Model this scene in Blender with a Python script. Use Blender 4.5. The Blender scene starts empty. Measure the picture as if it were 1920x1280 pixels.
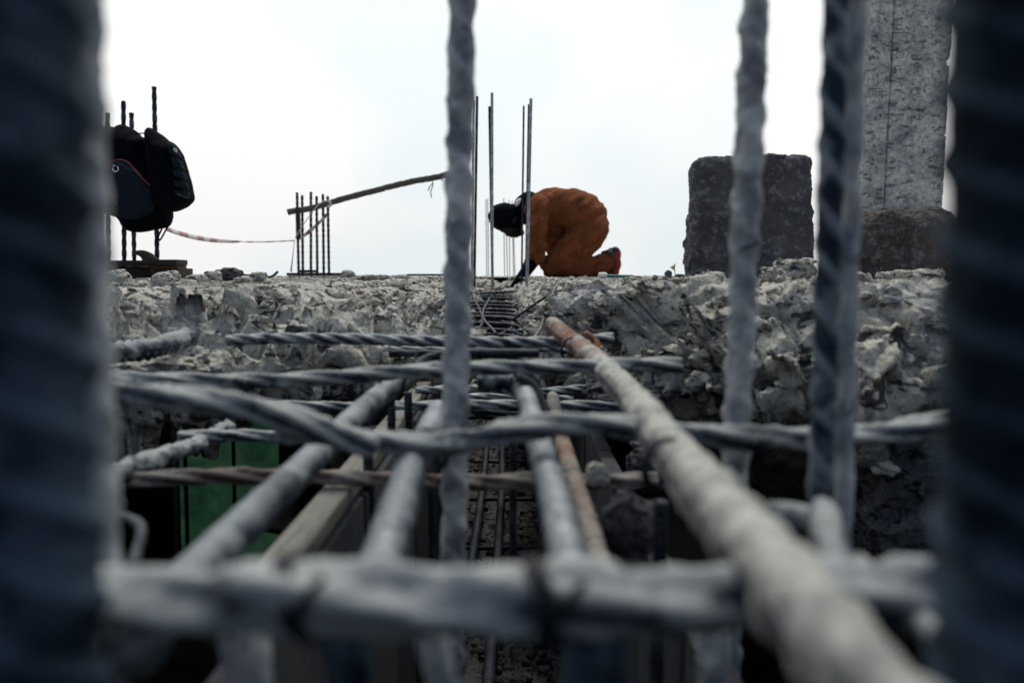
import bpy, bmesh, math, random
import numpy as np
from mathutils import Vector
R = math.radians
rnd = random.Random(7)
sc = bpy.context.scene
C = sc.collection
# ------------------------------------------------------------------ camera, sky, sun, exposure
F = 1493.0                                   # focal length in photo pixels (1920 wide)
PITCH = math.atan((640 - 512) / F)
cam = bpy.data.cameras.new('camera'); co = bpy.data.objects.new('camera', cam); C.objects.link(co)
cam.sensor_width = 36; cam.lens = 36 * F / 1920; cam.clip_start = 0.01; cam.clip_end = 2000
co.location = (0, 0, 0); co.rotation_euler = (R(90) - PITCH, 0, 0)
cam.dof.use_dof = True; cam.dof.focus_distance = 2.0; cam.dof.aperture_fstop = 4.9
cam.dof.aperture_blades = 0
sc.camera = co
SUN_EL, SUN_AZ = 68, 8                       # azimuth clockwise from +Y (ahead, to the right)
w = bpy.data.worlds.new('World'); sc.world = w; w.use_nodes = True
nt = w.node_tree; nt.nodes.clear()
def wn(t): return nt.nodes.new(t)
out = wn('ShaderNodeOutputWorld'); bg = wn('ShaderNodeBackground'); sky = wn('ShaderNodeTexSky')
sky.sky_type = 'NISHITA'; sky.sun_disc = False; sky.sun_elevation = R(SUN_EL); sky.sun_rotation = R(SUN_AZ)
sky.dust_density = 4; sky.air_density = 1.0
tc = wn('ShaderNodeTexCoord'); sx = wn('ShaderNodeSeparateXYZ'); mx = wn('ShaderNodeMath'); mx.operation = 'MAXIMUM'; mx.inputs[1].default_value = 0.04
cx = wn('ShaderNodeCombineXYZ')
nt.links.new(tc.outputs['Generated'], sx.inputs[0]); nt.links.new(sx.outputs[0], cx.inputs[0]); nt.links.new(sx.outputs[1], cx.inputs[1])
nt.links.new(sx.outputs[2], mx.inputs[0]); nt.links.new(mx.outputs[0], cx.inputs[2]); nt.links.new(cx.outputs[0], sky.inputs[0])
hs = wn('ShaderNodeHueSaturation'); hs.inputs['Saturation'].default_value = 0.35
nt.links.new(sky.outputs[0], hs.inputs['Color'])
nz = wn('ShaderNodeTexNoise'); nz.inputs['Scale'].default_value = 3.2; nz.inputs['Detail'].default_value = 3; nz.inputs['Roughness'].default_value = .45
nt.links.new(tc.outputs['Generated'], nz.inputs[0])
cr = wn('ShaderNodeValToRGB'); cr.color_ramp.elements[0].position = .42; cr.color_ramp.elements[1].position = .58
cr.color_ramp.elements[0].color = (.83, .90, .925, 1); cr.color_ramp.elements[1].color = (.97, .965, .955, 1)
nt.links.new(nz.outputs['Fac'], cr.inputs[0])
sca = wn('ShaderNodeVectorMath'); sca.operation = 'SCALE'; sca.inputs['Scale'].default_value = 9.6
nt.links.new(cr.outputs[0], sca.inputs[0])
zg = wn('ShaderNodeMath'); zg.operation = 'MULTIPLY_ADD'; zg.inputs[1].default_value = 6.0; zg.inputs[2].default_value = 9.2   # an overcast sky is brighter overhead
nt.links.new(mx.outputs[0], zg.inputs[0]); nt.links.new(zg.outputs[0], sca.inputs['Scale'])
fr = wn('ShaderNodeMapRange'); fr.interpolation_type = 'SMOOTHSTEP'; fr.inputs[1].default_value = -.55; fr.inputs[2].default_value = .45
nt.links.new(sx.outputs[1], fr.inputs[0])
mb = wn('ShaderNodeMixRGB'); mb.inputs[1].default_value = (2.1, 2.85, 4.2, 1)       # unseen sky behind darkened and blued for deeper shade, bright cloud ahead
nt.links.new(fr.outputs[0], mb.inputs[0]); nt.links.new(sca.outputs[0], mb.inputs[2])
mxx = wn('ShaderNodeMixRGB'); mxx.inputs[0].default_value = 0.93          # overcast layer over the clear sky
nt.links.new(hs.outputs[0], mxx.inputs[1]); nt.links.new(mb.outputs[0], mxx.inputs[2])
nt.links.new(mxx.outputs[0], bg.inputs[0]); bg.inputs[1].default_value = 0.10
nt.links.new(bg.outputs[0], out.inputs[0])
sl = bpy.data.lights.new('sun', 'SUN'); so = bpy.data.objects.new('sun', sl); C.objects.link(so)
sl.energy = 1.5; sl.angle = R(10); sl.color = (1, .955, .88)
so.rotation_euler = (R(90 - SUN_EL), 0, R(180 - SUN_AZ))
_d = Vector((math.sin(R(SUN_AZ)) * math.cos(R(SUN_EL)), math.cos(R(SUN_AZ)) * math.cos(R(SUN_EL)), math.sin(R(SUN_EL))))
so.rotation_euler = _d.to_track_quat('Z', 'Y').to_euler()
sc.view_settings.view_transform = 'Standard'; sc.view_settings.look = 'None'; sc.view_settings.gamma = 1
sc.view_settings.exposure = 0.10
sc.cycles.use_denoising = True
sc.cycles.max_bounces = 6
# ------------------------------------------------------------------ helpers
FW = np.array([0, math.cos(PITCH), -math.sin(PITCH)]); UP = np.array([0, math.sin(PITCH), math.cos(PITCH)]); RT = np.array([1., 0, 0])
def ray(u, v): return FW + (u - 960) / F * RT - (v - 640) / F * UP
def P(u, v, y):
    r = ray(u, v); return r * (y / r[1])
def G(u, v, z):
    r = ray(u, v); return r * (z / r[2])
def tag(o, label=None, cat=None, group=None, kind=None):
    if label: o['label'] = label
    if cat: o['category'] = cat
    if group: o['group'] = group
    if kind: o['kind'] = kind
    return o
def empty(name, loc, label, cat, group=None):
    o = bpy.data.objects.new(name, None); C.objects.link(o); o.location = loc; o.empty_display_size = .05
    return tag(o, label, cat, group)
def link(name, me, mat, parent=None, origin=None, smooth=True):
    """link a mesh whose vertices are in world coordinates; origin becomes the object's location"""
    o = bpy.data.objects.new(name, me); C.objects.link(o)
    if isinstance(mat, (list, tuple)):
        for m in mat: me.materials.append(m)
    elif mat is not None: me.materials.append(mat)
    if smooth:
        me.polygons.foreach_set('use_smooth', np.ones(len(me.polygons), dtype=bool))
    off = np.array(origin if origin is not None else (0, 0, 0), dtype=float)
    if parent is not None:
        off = np.array(parent.location) if parent.type == 'EMPTY' else np.array(parent.location)
        o.parent = parent
        par = parent.parent
        if par is not None: off = off + np.array(par.location)
    n = len(me.vertices); a = np.empty(n * 3, dtype=np.float32); me.vertices.foreach_get('co', a)
    a = a.reshape(-1, 3) - off.astype(np.float32); me.vertices.foreach_set('co', a.ravel()); me.update()
    if parent is None: o.location = off
    else: o.location = (0, 0, 0)
    return o
def np_mesh(name, V, Fq, attrs=None):
    """V (n,3); Fq list of arrays (k,m) of polygons"""
    me = bpy.data.meshes.new(name)
    if not isinstance(Fq, (list, tuple)): Fq = [Fq]
    Fq = [f for f in Fq if len(f)]
    nl = sum(f.size for f in Fq); npoly = sum(len(f) for f in Fq)
    me.vertices.add(len(V)); me.vertices.foreach_set('co', np.asarray(V, dtype=np.float32).ravel())
    me.loops.add(nl); me.polygons.add(npoly)
    me.loops.foreach_set('vertex_index', np.concatenate([f.ravel() for f in Fq]).astype(np.int32))
    tot = np.concatenate([np.full(len(f), f.shape[1]) for f in Fq]); st = np.concatenate([[0], np.cumsum(tot)[:-1]])
    me.polygons.foreach_set('loop_start', st.astype(np.int32))
    try: me.polygons.foreach_set('loop_total', tot.astype(np.int32))
    except Exception: pass
    if attrs:
        for k, a in attrs.items():
            at = me.attributes.new(k, 'FLOAT', 'POINT'); at.data.foreach_set('value', np.asarray(a, dtype=np.float32))
    me.update(calc_edges=True); me.validate()
    return me
def grid_faces(nu, nv, wrap=False):
    i = np.arange(nu - 1)[:, None]; j = np.arange(nv if wrap else nv - 1)[None, :]
    j2 = (j + 1) % nv
    a = i * nv + j; b = i * nv + j2; c = (i + 1) * nv + j2; d = (i + 1) * nv + j
    return np.stack([a, b, c, d], -1).reshape(-1, 4)
# --- numpy noise
def h3(ix, iy, iz, seed=0):
    x = (ix.astype(np.int64) * 374761393 + iy.astype(np.int64) * 668265263 + iz.astype(np.int64) * 2147483647 + seed * 1274126177) & 0xffffffff
    x = ((x ^ (x >> 13)) * 1274126177) & 0xffffffff
    x = ((x ^ (x >> 16)) * 2246822519) & 0xffffffff
    return ((x ^ (x >> 15)) & 0xffffff) / float(0xffffff)
def vnoise(p, seed=0):
    i = np.floor(p).astype(np.int64); f = p - i; f = f * f * f * (f * (f * 6 - 15) + 10)
    r = 0
    for dx in (0, 1):
        for dy in (0, 1):
            for dz in (0, 1):
                wgt = (f[:, 0] if dx else 1 - f[:, 0]) * (f[:, 1] if dy else 1 - f[:, 1]) * (f[:, 2] if dz else 1 - f[:, 2])
                r = r + wgt * h3(i[:, 0] + dx, i[:, 1] + dy, i[:, 2] + dz, seed)
    return r * 2 - 1
def fbm(p, o=4, seed=0, rough=.5):
    r = 0; a = 1.
    for k in range(o):
        r = r + a * vnoise(p * (2.03 ** k) + 17.3 * k, seed + k); a *= rough
    return r
def facet(p, seed=0, tilt=.9):
    """broken-rock relief: every cell is a tilted plane of its own height"""
    i = np.floor(p).astype(np.int64)
    best = np.full(len(p), 1e9); bi = np.zeros((len(p), 3), dtype=np.int64); bc = np.zeros((len(p), 3))
    for dx in (-1, 0, 1):
        for dy in (-1, 0, 1):
            for dz in (-1, 0, 1):
                c = i + np.array([dx, dy, dz])
                pt = np.stack([c[:, k] + h3(c[:, 0], c[:, 1], c[:, 2], seed + 11 * k) for k in range(3)], -1)
                d = ((p - pt) ** 2).sum(1); m = d < best
                best[m] = d[m]; bi[m] = c[m]; bc[m] = pt[m]
    g = np.stack([h3(bi[:, 0], bi[:, 1], bi[:, 2], seed + 101 + k) * 2 - 1 for k in range(3)], -1)
    hgt = h3(bi[:, 0], bi[:, 1], bi[:, 2], seed + 200) * 2 - 1
    return hgt * .55 + ((p - bc) * g).sum(1) * tilt
def catmull(pts, n=16):
    pts = [np.array(p, float) for p in pts]
    if len(pts) == 2:
        t = np.linspace(0, 1, n * 2)[:, None]; return pts[0] * (1 - t) + pts[1] * t
    q = [2 * pts[0] - pts[1]] + pts + [2 * pts[-1] - pts[-2]]
    o = []
    for k in range(1, len(q) - 2):
        p0, p1, p2, p3 = q[k - 1:k + 3]
        for t in np.linspace(0, 1, n, endpoint=False):
            o.append(.5 * ((2 * p1) + (-p0 + p2) * t + (2 * p0 - 5 * p1 + 4 * p2 - p3) * t * t + (-p0 + 3 * p1 - 3 * p2 + p3) * t ** 3))
    o.append(pts[-1]); return np.array(o)
def resample(c, step):
    s = np.concatenate([[0], np.cumsum(np.linalg.norm(np.diff(c, axis=0), axis=1))])
    n = max(2, int(s[-1] / step) + 1); t = np.linspace(0, s[-1], n)
    return np.stack([np.interp(t, s, c[:, k]) for k in range(3)], -1), t
def sweep_geo(pts, rad, kind='twist', pitch=None, ring=20, step=None, crust=.05, seed=0, closed=False, flat=1.0, smoothpath=True, rib=None):
    c = catmull(pts) if smoothpath else np.array(pts, float)
    if step is None: step = rad * (.3 if kind == 'rib' else .5)
    c, s = resample(c, step)
    T = np.gradient(c, axis=0); T /= np.linalg.norm(T, axis=1)[:, None] + 1e-12
    n0 = np.cross(T[0], [0, 0, 1.]);
    if np.linalg.norm(n0) < .2: n0 = np.cross(T[0], [0, 1., 0])
    n0 /= np.linalg.norm(n0); N = [n0]
    for k in range(1, len(c)):
        v = N[-1] - T[k] * np.dot(N[-1], T[k]); N.append(v / (np.linalg.norm(v) + 1e-12))
    N = np.array(N); B = np.cross(T, N)
    phi = np.linspace(0, 2 * np.pi, ring, endpoint=False)[None, :]
    S = s[:, None]; rr = np.full((len(c), ring), rad); edge = np.full(rr.shape, .34)
    if kind == 'twist':
        pitch = pitch or rad * 19
        a = phi - 2 * np.pi * S / pitch
        n = 5.
        hollow = np.cos(2 * a) ** 2
        rr = rad * (.92 * (np.abs(np.cos(a)) ** n + np.abs(np.sin(a)) ** n) ** (-1 / n) - .09 * hollow); edge = 1 - hollow
    elif kind == 'helix':
        ph = (2 * S / (pitch or rad * 5) + phi / np.pi) % 1.0
        r_ = np.clip(1 - np.abs(ph - .5) / .3, 0, 1); r_ = r_ * r_ * (3 - 2 * r_)
        rr = rad * (.89 + .16 * r_); edge = r_
    elif kind == 'rib':
        sp = rib or rad * 1.15
        ph = ((S + .55 * rad * np.abs(np.sin(phi)) * np.sign(np.sin(phi))) / sp) % 1.0
        r_ = np.clip(1 - np.abs(ph - .5) / .26, 0, 1); r_ = r_ * r_ * (3 - 2 * r_)
        edge = r_ * np.sqrt(np.abs(np.sin(phi)))
        rr = rad * (.88 + .26 * r_ * np.sqrt(np.abs(np.sin(phi))) + .1 * np.clip(1 - np.abs(np.sin(phi)) * 5, 0, 1))
    D = np.cos(phi)[..., None] * N[:, None, :] + flat * np.sin(phi)[..., None] * B[:, None, :]
    if crust:
        p0 = (c[:, None, :] + D * rad).reshape(-1, 3)
        nn = fbm(p0 / (rad * 1.3), 3, seed, .6).reshape(rr.shape)
        rr = rr + rad * crust * nn + rad * crust * .8 * facet(p0 / (rad * 1.6), seed + 3).reshape(rr.shape)
    V = c[:, None, :] + D * rr[..., None]
    m = len(c)
    V = V.reshape(-1, 3)
    Fq = grid_faces(m, ring, True)
    V = np.concatenate([V, [c[0] - T[0] * rad * .25, c[-1] + T[-1] * rad * .25]])
    k = np.arange(ring); k2 = (k + 1) % ring
    t1 = np.stack([k2, k, np.full(ring, m * ring)], -1); b = (m - 1) * ring
    t2 = np.stack([b + k, b + k2, np.full(ring, m * ring + 1)], -1)
    U = np.concatenate([np.repeat(s / s[-1], ring), [0, 1]])
    global LAST_EDGE
    LAST_EDGE = np.concatenate([edge.ravel(), [.5, .5]])
    return V, [Fq, np.concatenate([t1, t2])], U
def rustmap(U, spots):
    r = np.zeros(len(U))
    for c, wdt, a in spots: r = np.maximum(r, a * np.exp(-((U - c) / wdt) ** 2))
    return r
def sweep(name, pts, rad, mat, label=None, cat=None, group=None, parent=None, rust=(), **kw):
    V, Fq, U = sweep_geo(pts, rad, **kw)
    me = np_mesh(name, V, Fq, {'rust': rustmap(U, rust), 'edge': LAST_EDGE})
    o = link(name, me, mat, parent, origin=np.array(pts[0], float))
    if label: tag(o, label, cat, group)
    return o
def join(parts):
    V = []; F4 = []; F3 = []; n = 0
    for v, fs in parts:
        for f in (fs if isinstance(fs, (list, tuple)) else [fs]):
            (F4 if f.shape[1] == 4 else F3).append(f + n)
        V.append(v); n += len(v)
    return np.concatenate(V), [np.concatenate(x) for x in (F4, F3) if x]
def box_geo(c, s, rot=None, bev=0.):
    """bevelled box; c centre, s full sizes, rot 3x3"""
    bm = bmesh.new(); bmesh.ops.create_cube(bm, size=1)
    for v in bm.verts: v.co = Vector((v.co.x * s[0], v.co.y * s[1], v.co.z * s[2]))
    if bev: bmesh.ops.bevel(bm, geom=bm.edges[:], offset=bev, segments=2, affect='EDGES', profile=.6)
    bmesh.ops.triangulate(bm, faces=bm.faces[:])
    bm.verts.index_update()
    V = np.array([v.co[:] for v in bm.verts]); Fa = np.array([[v.index for v in f.verts] for f in bm.faces])
    bm.free()
    if rot is not None: V = V @ np.array(rot).T
    return V + np.array(c), [Fa]
def rotz(a): c, s = math.cos(a), math.sin(a); return np.array([[c, -s, 0], [s, c, 0], [0, 0, 1]])
def rotx(a): c, s = math.cos(a), math.sin(a); return np.array([[1, 0, 0], [0, c, -s], [0, s, c]])
def roty(a): c, s = math.cos(a), math.sin(a); return np.array([[c, 0, s], [0, 1, 0], [-s, 0, c]])
_cube = {}
def cube_sphere(n):
    if n in _cube: return _cube[n]
    g = np.linspace(-1, 1, n); a, b = np.meshgrid(g, g, indexing='ij'); o = np.ones_like(a)
    Vs = []; Fs = []; k = 0
    for ax, sg in ((0, 1), (0, -1), (1, 1), (1, -1), (2, 1), (2, -1)):
        co_ = [None] * 3; co_[ax] = o * sg; oth = [i for i in range(3) if i != ax]; co_[oth[0]] = a; co_[oth[1]] = b
        V = np.stack(co_, -1).reshape(-1, 3); f = grid_faces(n, n)
        flip = (sg < 0) ^ (ax == 1)
        Vs.append(V); Fs.append((f[:, ::-1] if not flip else f) + k); k += n * n
    V = np.concatenate(Vs); Fq = np.concatenate(Fs)
    key = np.round(V * 1000).astype(int); _, idx, inv = np.unique(key, axis=0, return_index=True, return_inverse=True)
    inv = inv.ravel(); V = V[idx]; Fq = inv[Fq]
    _cube[n] = (V, Fq); return _cube[n]
def rock_geo(c, size, n=16, seed=0, pn=3., amp=.25, rot=None, fr=1.6, fine=.05):
    V, Fq = cube_sphere(n)
    r = (np.abs(V) ** pn).sum(1) ** (-1 / pn); D = V * r[:, None]
    disp = amp * facet(D * fr + seed * 3.7, seed, .8) + fine * fbm(D * 6 + seed, 3, seed)
    W = D * (1 + disp)[:, None] * (np.array(size) / 2)
    if rot is not None: W = W @ np.array(rot).T
    return W + np.array(c), [Fq]
def mesh_obj(name, geo, mat, parent=None, origin=None, smooth=True, label=None, cat=None, group=None, kind=None):
    me = np_mesh(name, geo[0], geo[1])
    o = link(name, me, mat, parent, origin, smooth)
    if label or kind: tag(o, label, cat, group, kind)
    return o
# ------------------------------------------------------------------ materials
class NM:
    def __init__(s, name):
        s.m = bpy.data.materials.new(name); s.m.use_nodes = True; s.t = s.m.node_tree; s.b = s.t.nodes['Principled BSDF']
        s.tc = s.t.nodes.new('ShaderNodeTexCoord'); s.co = s.tc.outputs['Object']
    def n(s, t, **k):
        x = s.t.nodes.new(t)
        for a, v in k.items():
            if a in x.inputs.keys(): x.inputs[a].default_value = v
            else: setattr(x, a, v)
        return x
    def l(s, a, b): s.t.links.new(a, b)
    def noise(s, scale, detail=4, rough=.6, co=None, dist=0.):
        x = s.n('ShaderNodeTexNoise', Scale=scale, Detail=detail, Roughness=rough, Distortion=dist); s.l(co or s.co, x.inputs['Vector']); return x.outputs['Fac']
    def vor(s, scale, feat='F1', co=None):
        x = s.n('ShaderNodeTexVoronoi', feature=feat, Scale=scale); s.l(co or s.co, x.inputs['Vector']); return x.outputs['Distance']
    def ramp(s, src, *st):
        x = s.n('ShaderNodeValToRGB'); e = x.color_ramp.elements
        while len(e) < len(st): e.new(.5)
        for k, (p, c) in enumerate(st):
            e[k].position = p; e[k].color = (c, c, c, 1) if isinstance(c, (int, float)) else (*c, 1)
        s.l(src, x.inputs[0]); return x.outputs[0]
    def mix(s, f, a, b, mode='MIX'):
        x = s.n('ShaderNodeMixRGB', blend_type=mode)
        for i, v in ((0, f), (1, a), (2, b)):
            if isinstance(v, (int, float)): x.inputs[i].default_value = v if i == 0 else (v, v, v, 1)
            elif isinstance(v, tuple): x.inputs[i].default_value = (*v, 1)
            else: s.l(v, x.inputs[i])
        return x.outputs[0]
    def math(s, op, a, b):
        x = s.n('ShaderNodeMath', operation=op)
        for i, v in ((0, a), (1, b)):
            if isinstance(v, (int, float)): x.inputs[i].default_value = v
            else: s.l(v, x.inputs[i])
        return x.outputs[0]
    def scaled(s, v):
        x = s.n('ShaderNodeMapping'); x.inputs['Scale'].default_value = v; s.l(s.co, x.inputs[0]); return x.outputs[0]
    def bump(s, h, dist, strength=1., prev=None):
        x = s.n('ShaderNodeBump', Strength=strength, Distance=dist); s.l(h, x.inputs['Height'])
        if prev is not None: s.l(prev, x.inputs['Normal'])
        return x.outputs[0]
    def done(s, col, rough=.85, nrm=None, metal=0., spec=.3):
        if isinstance(col, tuple): s.b.inputs['Base Color'].default_value = (*col, 1)
        else: s.l(col, s.b.inputs['Base Color'])
        if isinstance(rough, (int, float)): s.b.inputs['Roughness'].default_value = rough
        else: s.l(rough, s.b.inputs['Roughness'])
        if isinstance(metal, (int, float)): s.b.inputs['Metallic'].default_value = metal
        else: s.l(metal, s.b.inputs['Metallic'])
        s.b.inputs['Specular IOR Level'].default_value = spec
        if nrm is not None: s.l(nrm, s.b.inputs['Normal'])
        return s.m
def m_concrete(name, light, dark, brown, bump=.004, sc_=1., brownz=None):
    k = NM(name)
    a = k.noise(9 * sc_, 8, .68); b = k.noise(38 * sc_, 6, .7); c = k.noise(160 * sc_, 4, .7)
    base = k.mix(k.ramp(a, (.30, 0), (.50, 1)), dark, light)
    base = k.mix(k.ramp(b, (.42, .0), (.6, .6)), base, light)
    base = k.mix(k.ramp(k.noise(5 * sc_, 4, .6), (.56, 0), (.72, .65)), base, brown)
    base = k.mix(k.ramp(k.noise(1., 5, .62, k.scaled((16 * sc_, 16 * sc_, 34 * sc_)), .8), (.54, 0), (.585, .95)), base, tuple(x * .2 for x in dark))  # dark streaks put the shade of cracks and crevices into the colour
    base = k.mix(k.ramp(k.noise(1., 3, .6, k.scaled((7 * sc_, 7 * sc_, 12 * sc_))), (.55, 0), (.66, .5)), base, tuple(min(.6, x * 1.25) for x in light))
    sp = k.vor(120 * sc_)
    base = k.mix(k.ramp(sp, (.12, .5), (.3, 0)), base, tuple(x * .45 for x in dark))
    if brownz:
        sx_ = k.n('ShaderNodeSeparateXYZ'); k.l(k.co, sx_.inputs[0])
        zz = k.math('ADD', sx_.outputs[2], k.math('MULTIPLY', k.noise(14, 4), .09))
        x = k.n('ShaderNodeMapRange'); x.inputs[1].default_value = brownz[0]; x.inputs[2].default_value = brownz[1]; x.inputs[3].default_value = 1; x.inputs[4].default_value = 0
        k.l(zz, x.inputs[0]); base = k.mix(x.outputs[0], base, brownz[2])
    n1 = k.bump(b, bump * 2.2); n2 = k.bump(c, bump * .9, 1, n1)
    n3 = k.bump(k.vor(70 * sc_), bump * 1.2, .8, n2)
    return k.done(base, .95, n3, spec=.15)
def m_steel(name, dust, mid, dark, cover=.5, rough=.6, metal=.1, sc_=1., bump=.0006, ec=.75):
    k = NM(name)
    a = k.noise(70 * sc_, 5, .65); b = k.noise(260 * sc_, 5, .7); big = k.noise(16 * sc_, 3, .6)
    at = k.n('ShaderNodeAttribute', attribute_name='rust')
    base = k.mix(k.ramp(a, (cover - .14, 0), (cover + .12, 1)), dark, mid)
    ed = k.n('ShaderNodeAttribute', attribute_name='edge')
    e2 = k.math('ADD', ed.outputs['Fac'], k.math('MULTIPLY', k.math('SUBTRACT', k.noise(45 * sc_, 4, .7), .5), 1.5))
    base = k.mix(k.ramp(e2, (.15, 0), (.95, ec)), base, dust)
    base = k.mix(k.ramp(e2, (.02, ec + .05), (.4, 0)), base, dark)
    base = k.mix(k.ramp(big, (.52, 0), (.60, .75)), base, dust)
    base = k.mix(k.ramp(k.noise(28 * sc_, 5, .7, dist=.5), (.57, 0), (.63, .8)), base, dark)
    geo = k.n('ShaderNodeNewGeometry'); sp = k.n('ShaderNodeSeparateXYZ'); k.l(geo.outputs['Normal'], sp.inputs[0])
    dustup = k.math('MULTIPLY', k.ramp(sp.outputs[2], (.3, 0), (.95, .8)), k.ramp(b, (.3, .3), (.6, 1)))     # cement dust settles on upward faces
    base = k.mix(dustup, base, dust)
    rc = k.mix(k.noise(120, 4), (.075, .028, .014), (.26, .10, .04))
    rf = k.math('MULTIPLY', at.outputs['Fac'], k.ramp(k.noise(60, 4), (.34, .35), (.5, 1)))
    base = k.mix(rf, base, rc)
    n1 = k.bump(b, bump); n2 = k.bump(a, bump * 1.8, 1, n1)
    return k.done(base, rough, n2, metal=metal, spec=.14)
def m_plain(name, col, rough=.7, var=.25, scale=30, bump=.0006, metal=0., spec=.3, stretch=None):
    k = NM(name); cc = k.scaled(stretch) if stretch else None
    a = k.noise(scale, 5, .65, cc)
    base = k.mix(k.ramp(a, (.3, 0), (.7, 1)), tuple(c * (1 - var) for c in col), tuple(min(1, c * (1 + var)) for c in col))
    return k.done(base, rough, k.bump(a, bump), metal=metal, spec=spec)
M = {}
M['conc'] = m_concrete('broken_concrete', (.62, .59, .505), (.25, .245, .25), (.34, .26, .19), .006)
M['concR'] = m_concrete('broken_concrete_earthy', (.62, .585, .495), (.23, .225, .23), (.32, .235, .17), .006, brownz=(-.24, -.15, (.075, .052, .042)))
M['rock'] = m_concrete('rubble_rock', (.56, .53, .46), (.23, .23, .24), (.25, .22, .17), .002, 3)
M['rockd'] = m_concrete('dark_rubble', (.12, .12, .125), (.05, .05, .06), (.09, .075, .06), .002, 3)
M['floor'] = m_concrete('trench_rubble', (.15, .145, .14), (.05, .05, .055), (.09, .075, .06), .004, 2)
M['ground'] = m_concrete('site_ground', (.20, .19, .17), (.12, .115, .11), (.15, .12, .09), .01, .1)
M['st_mid'] = m_steel('dusty_twisted_steel', (.36, .37, .35), (.09, .10, .12), (.014, .02, .032), .5)
M['st_vert'] = m_steel('blue_grey_steel', (.56, .565, .545), (.36, .37, .375), (.16, .17, .185), .5, .7, ec=.25)
M['st_banded'] = m_steel('highlight_banded_steel', (.30, .32, .34), (.03, .046, .07), (.006, .013, .024), .5, .7, ec=.55)  # grey ridge bands put helical highlights into the colour
M['st_dark'] = m_steel('shade_toned_blue_steel', (.060, .088, .12), (.007, .019, .032), (.002, .006, .012), .5, .75, ec=.4)  # occlusion shade on the nearest bars is put into this dark colour
M['st_light'] = m_steel('cement_dusted_steel', (.36, .37, .36), (.09, .10, .12), (.018, .025, .04), .47, .75, .1)
M['st_pale'] = m_steel('pale_cement_dusted_steel', (.46, .45, .40), (.17, .165, .155), (.04, .04, .05), .45, .75, .05)
M['st_shiny'] = m_steel('worn_shiny_steel', (.27, .29, .30), (.06, .078, .10), (.012, .022, .038), .47, .42, .35, ec=.95)
M['st_black'] = m_steel('black_steel', (.07, .075, .085), (.02, .023, .032), (.008, .01, .015), .5, .55)
M['st_rust'] = m_steel('rust_stained_steel', (.34, .31, .27), (.08, .06, .055), (.022, .016, .018), .5, .8, .1)
M['st_far'] = m_plain('far_steel', (.05, .055, .065), .6, .3, 60, metal=.3)
M['wire'] = m_plain('annealed_wire', (.012, .014, .02), .5, .3, 200, .0002, metal=.3)
M['wood_dark'] = m_plain('dark_wet_board', (.035, .025, .018), .8, .5, 30, .002, stretch=(1, 8, 14))
M['wood_brown'] = m_plain('brown_board', (.10, .045, .02), .7, .5, 30, .002, stretch=(1, 8, 14))
M['wood_pale'] = m_plain('weathered_board', (.19, .18, .155), .85, .35, 22, .003, stretch=(8, 1, 8))
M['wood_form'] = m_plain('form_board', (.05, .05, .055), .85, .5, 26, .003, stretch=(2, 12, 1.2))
M['bark'] = m_plain('bark_pole', (.085, .078, .066), .9, .4, 30, .003, stretch=(1, 8, 8))
M['bag'] = m_plain('black_nylon', (.0025, .003, .006), .9, .4, 90, .0006, spec=.04)
M['bag2'] = m_plain('black_nylon_sheen', (.008, .012, .021), .8, .4, 120, .0008, spec=.08)  # colour lightened to carry a slight sheen
M['white'] = m_plain('white_print', (.62, .62, .62), .6, .08)
M['greyprint'] = m_plain('grey_print', (.22, .22, .24), .6, .1)
M['redpipe'] = m_plain('red_piping', (.22, .03, .03), .5, .2)
M['green'] = m_plain('green_plastic', (.02, .16, .12), .4, .15)
M['cap'] = m_plain('white_plastic', (.62, .62, .60), .5, .1)
M['skin'] = m_plain('dark_skin', (.016, .011, .010), .6, .2, 60, spec=.15)
M['black_cloth'] = m_plain('black_knit', (.0035, .004, .007), .95, .3, 150, .001, spec=.05)
M['shoe_red'] = m_plain('red_shoe', (.17, .018, .014), .6, .35, 40)
M['shoe_grey'] = m_plain('charcoal_shoe', (.03, .03, .035), .7, .3, 60)
k = NM('orange_coverall')
a = k.noise(14, 5, .6, dist=.6); b = k.noise(300, 3, .6); fold = k.noise(9, 3, .5, k.scaled((2.6, 1, 1.2)), 1.2)
cc = k.mix(k.ramp(a, (.3, 0), (.7, 1)), (.10, .031, .012), (.225, .068, .023)); cc = k.mix(k.ramp(k.noise(6, 4, .6), (.56, 0), (.75, .5)), cc, (.06, .018, .009))
M['orange2'] = M['orange'] = k.done(cc, .9, k.bump(b, .0006, 1, k.bump(fold, .02, .6)), spec=.15)
k = NM('cast_concrete_column')
pv = k.scaled((9, 9, 22)); pits = k.noise(1.0, 5, .62, pv, .4); pmask = k.ramp(pits, (.30, 1), (.40, 0))
pf = k.noise(1.0, 6, .8, k.scaled((30, 30, 40)), .6); pm2 = k.mix(1., k.ramp(pf, (.36, 1), (.43, 0)), k.ramp(k.noise(1., 4, .6, k.scaled((3, 3, 5))), (.44, 0), (.56, 1)), 'MULTIPLY'); big = k.noise(1., 6, .66, k.scaled((4.5, 4.5, 6.5)))
cc = k.mix(k.ramp(big, (.36, 0), (.56, 1)), (.19, .19, .215), (.60, .59, .54)); cc = k.mix(k.ramp(k.noise(40, 5, .7), (.35, .6), (.6, 0)), cc, (.12, .12, .14))
cc = k.mix(k.ramp(k.noise(1.5, 3, .6, k.scaled((14, 14, .7))), (.56, 0), (.70, .55)), cc, (.09, .095, .11))
hole = k.mix(1., pmask, pm2, 'LIGHTEN')
cc = k.mix(k.mix(1., pmask, .85, 'MULTIPLY'), cc, (.04, .04, .05)); cc = k.mix(k.mix(1., pm2, .6, 'MULTIPLY'), cc, (.07, .07, .08))
inv = k.math('SUBTRACT', 1, k.math('MULTIPLY', hole, 1.0))
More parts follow.
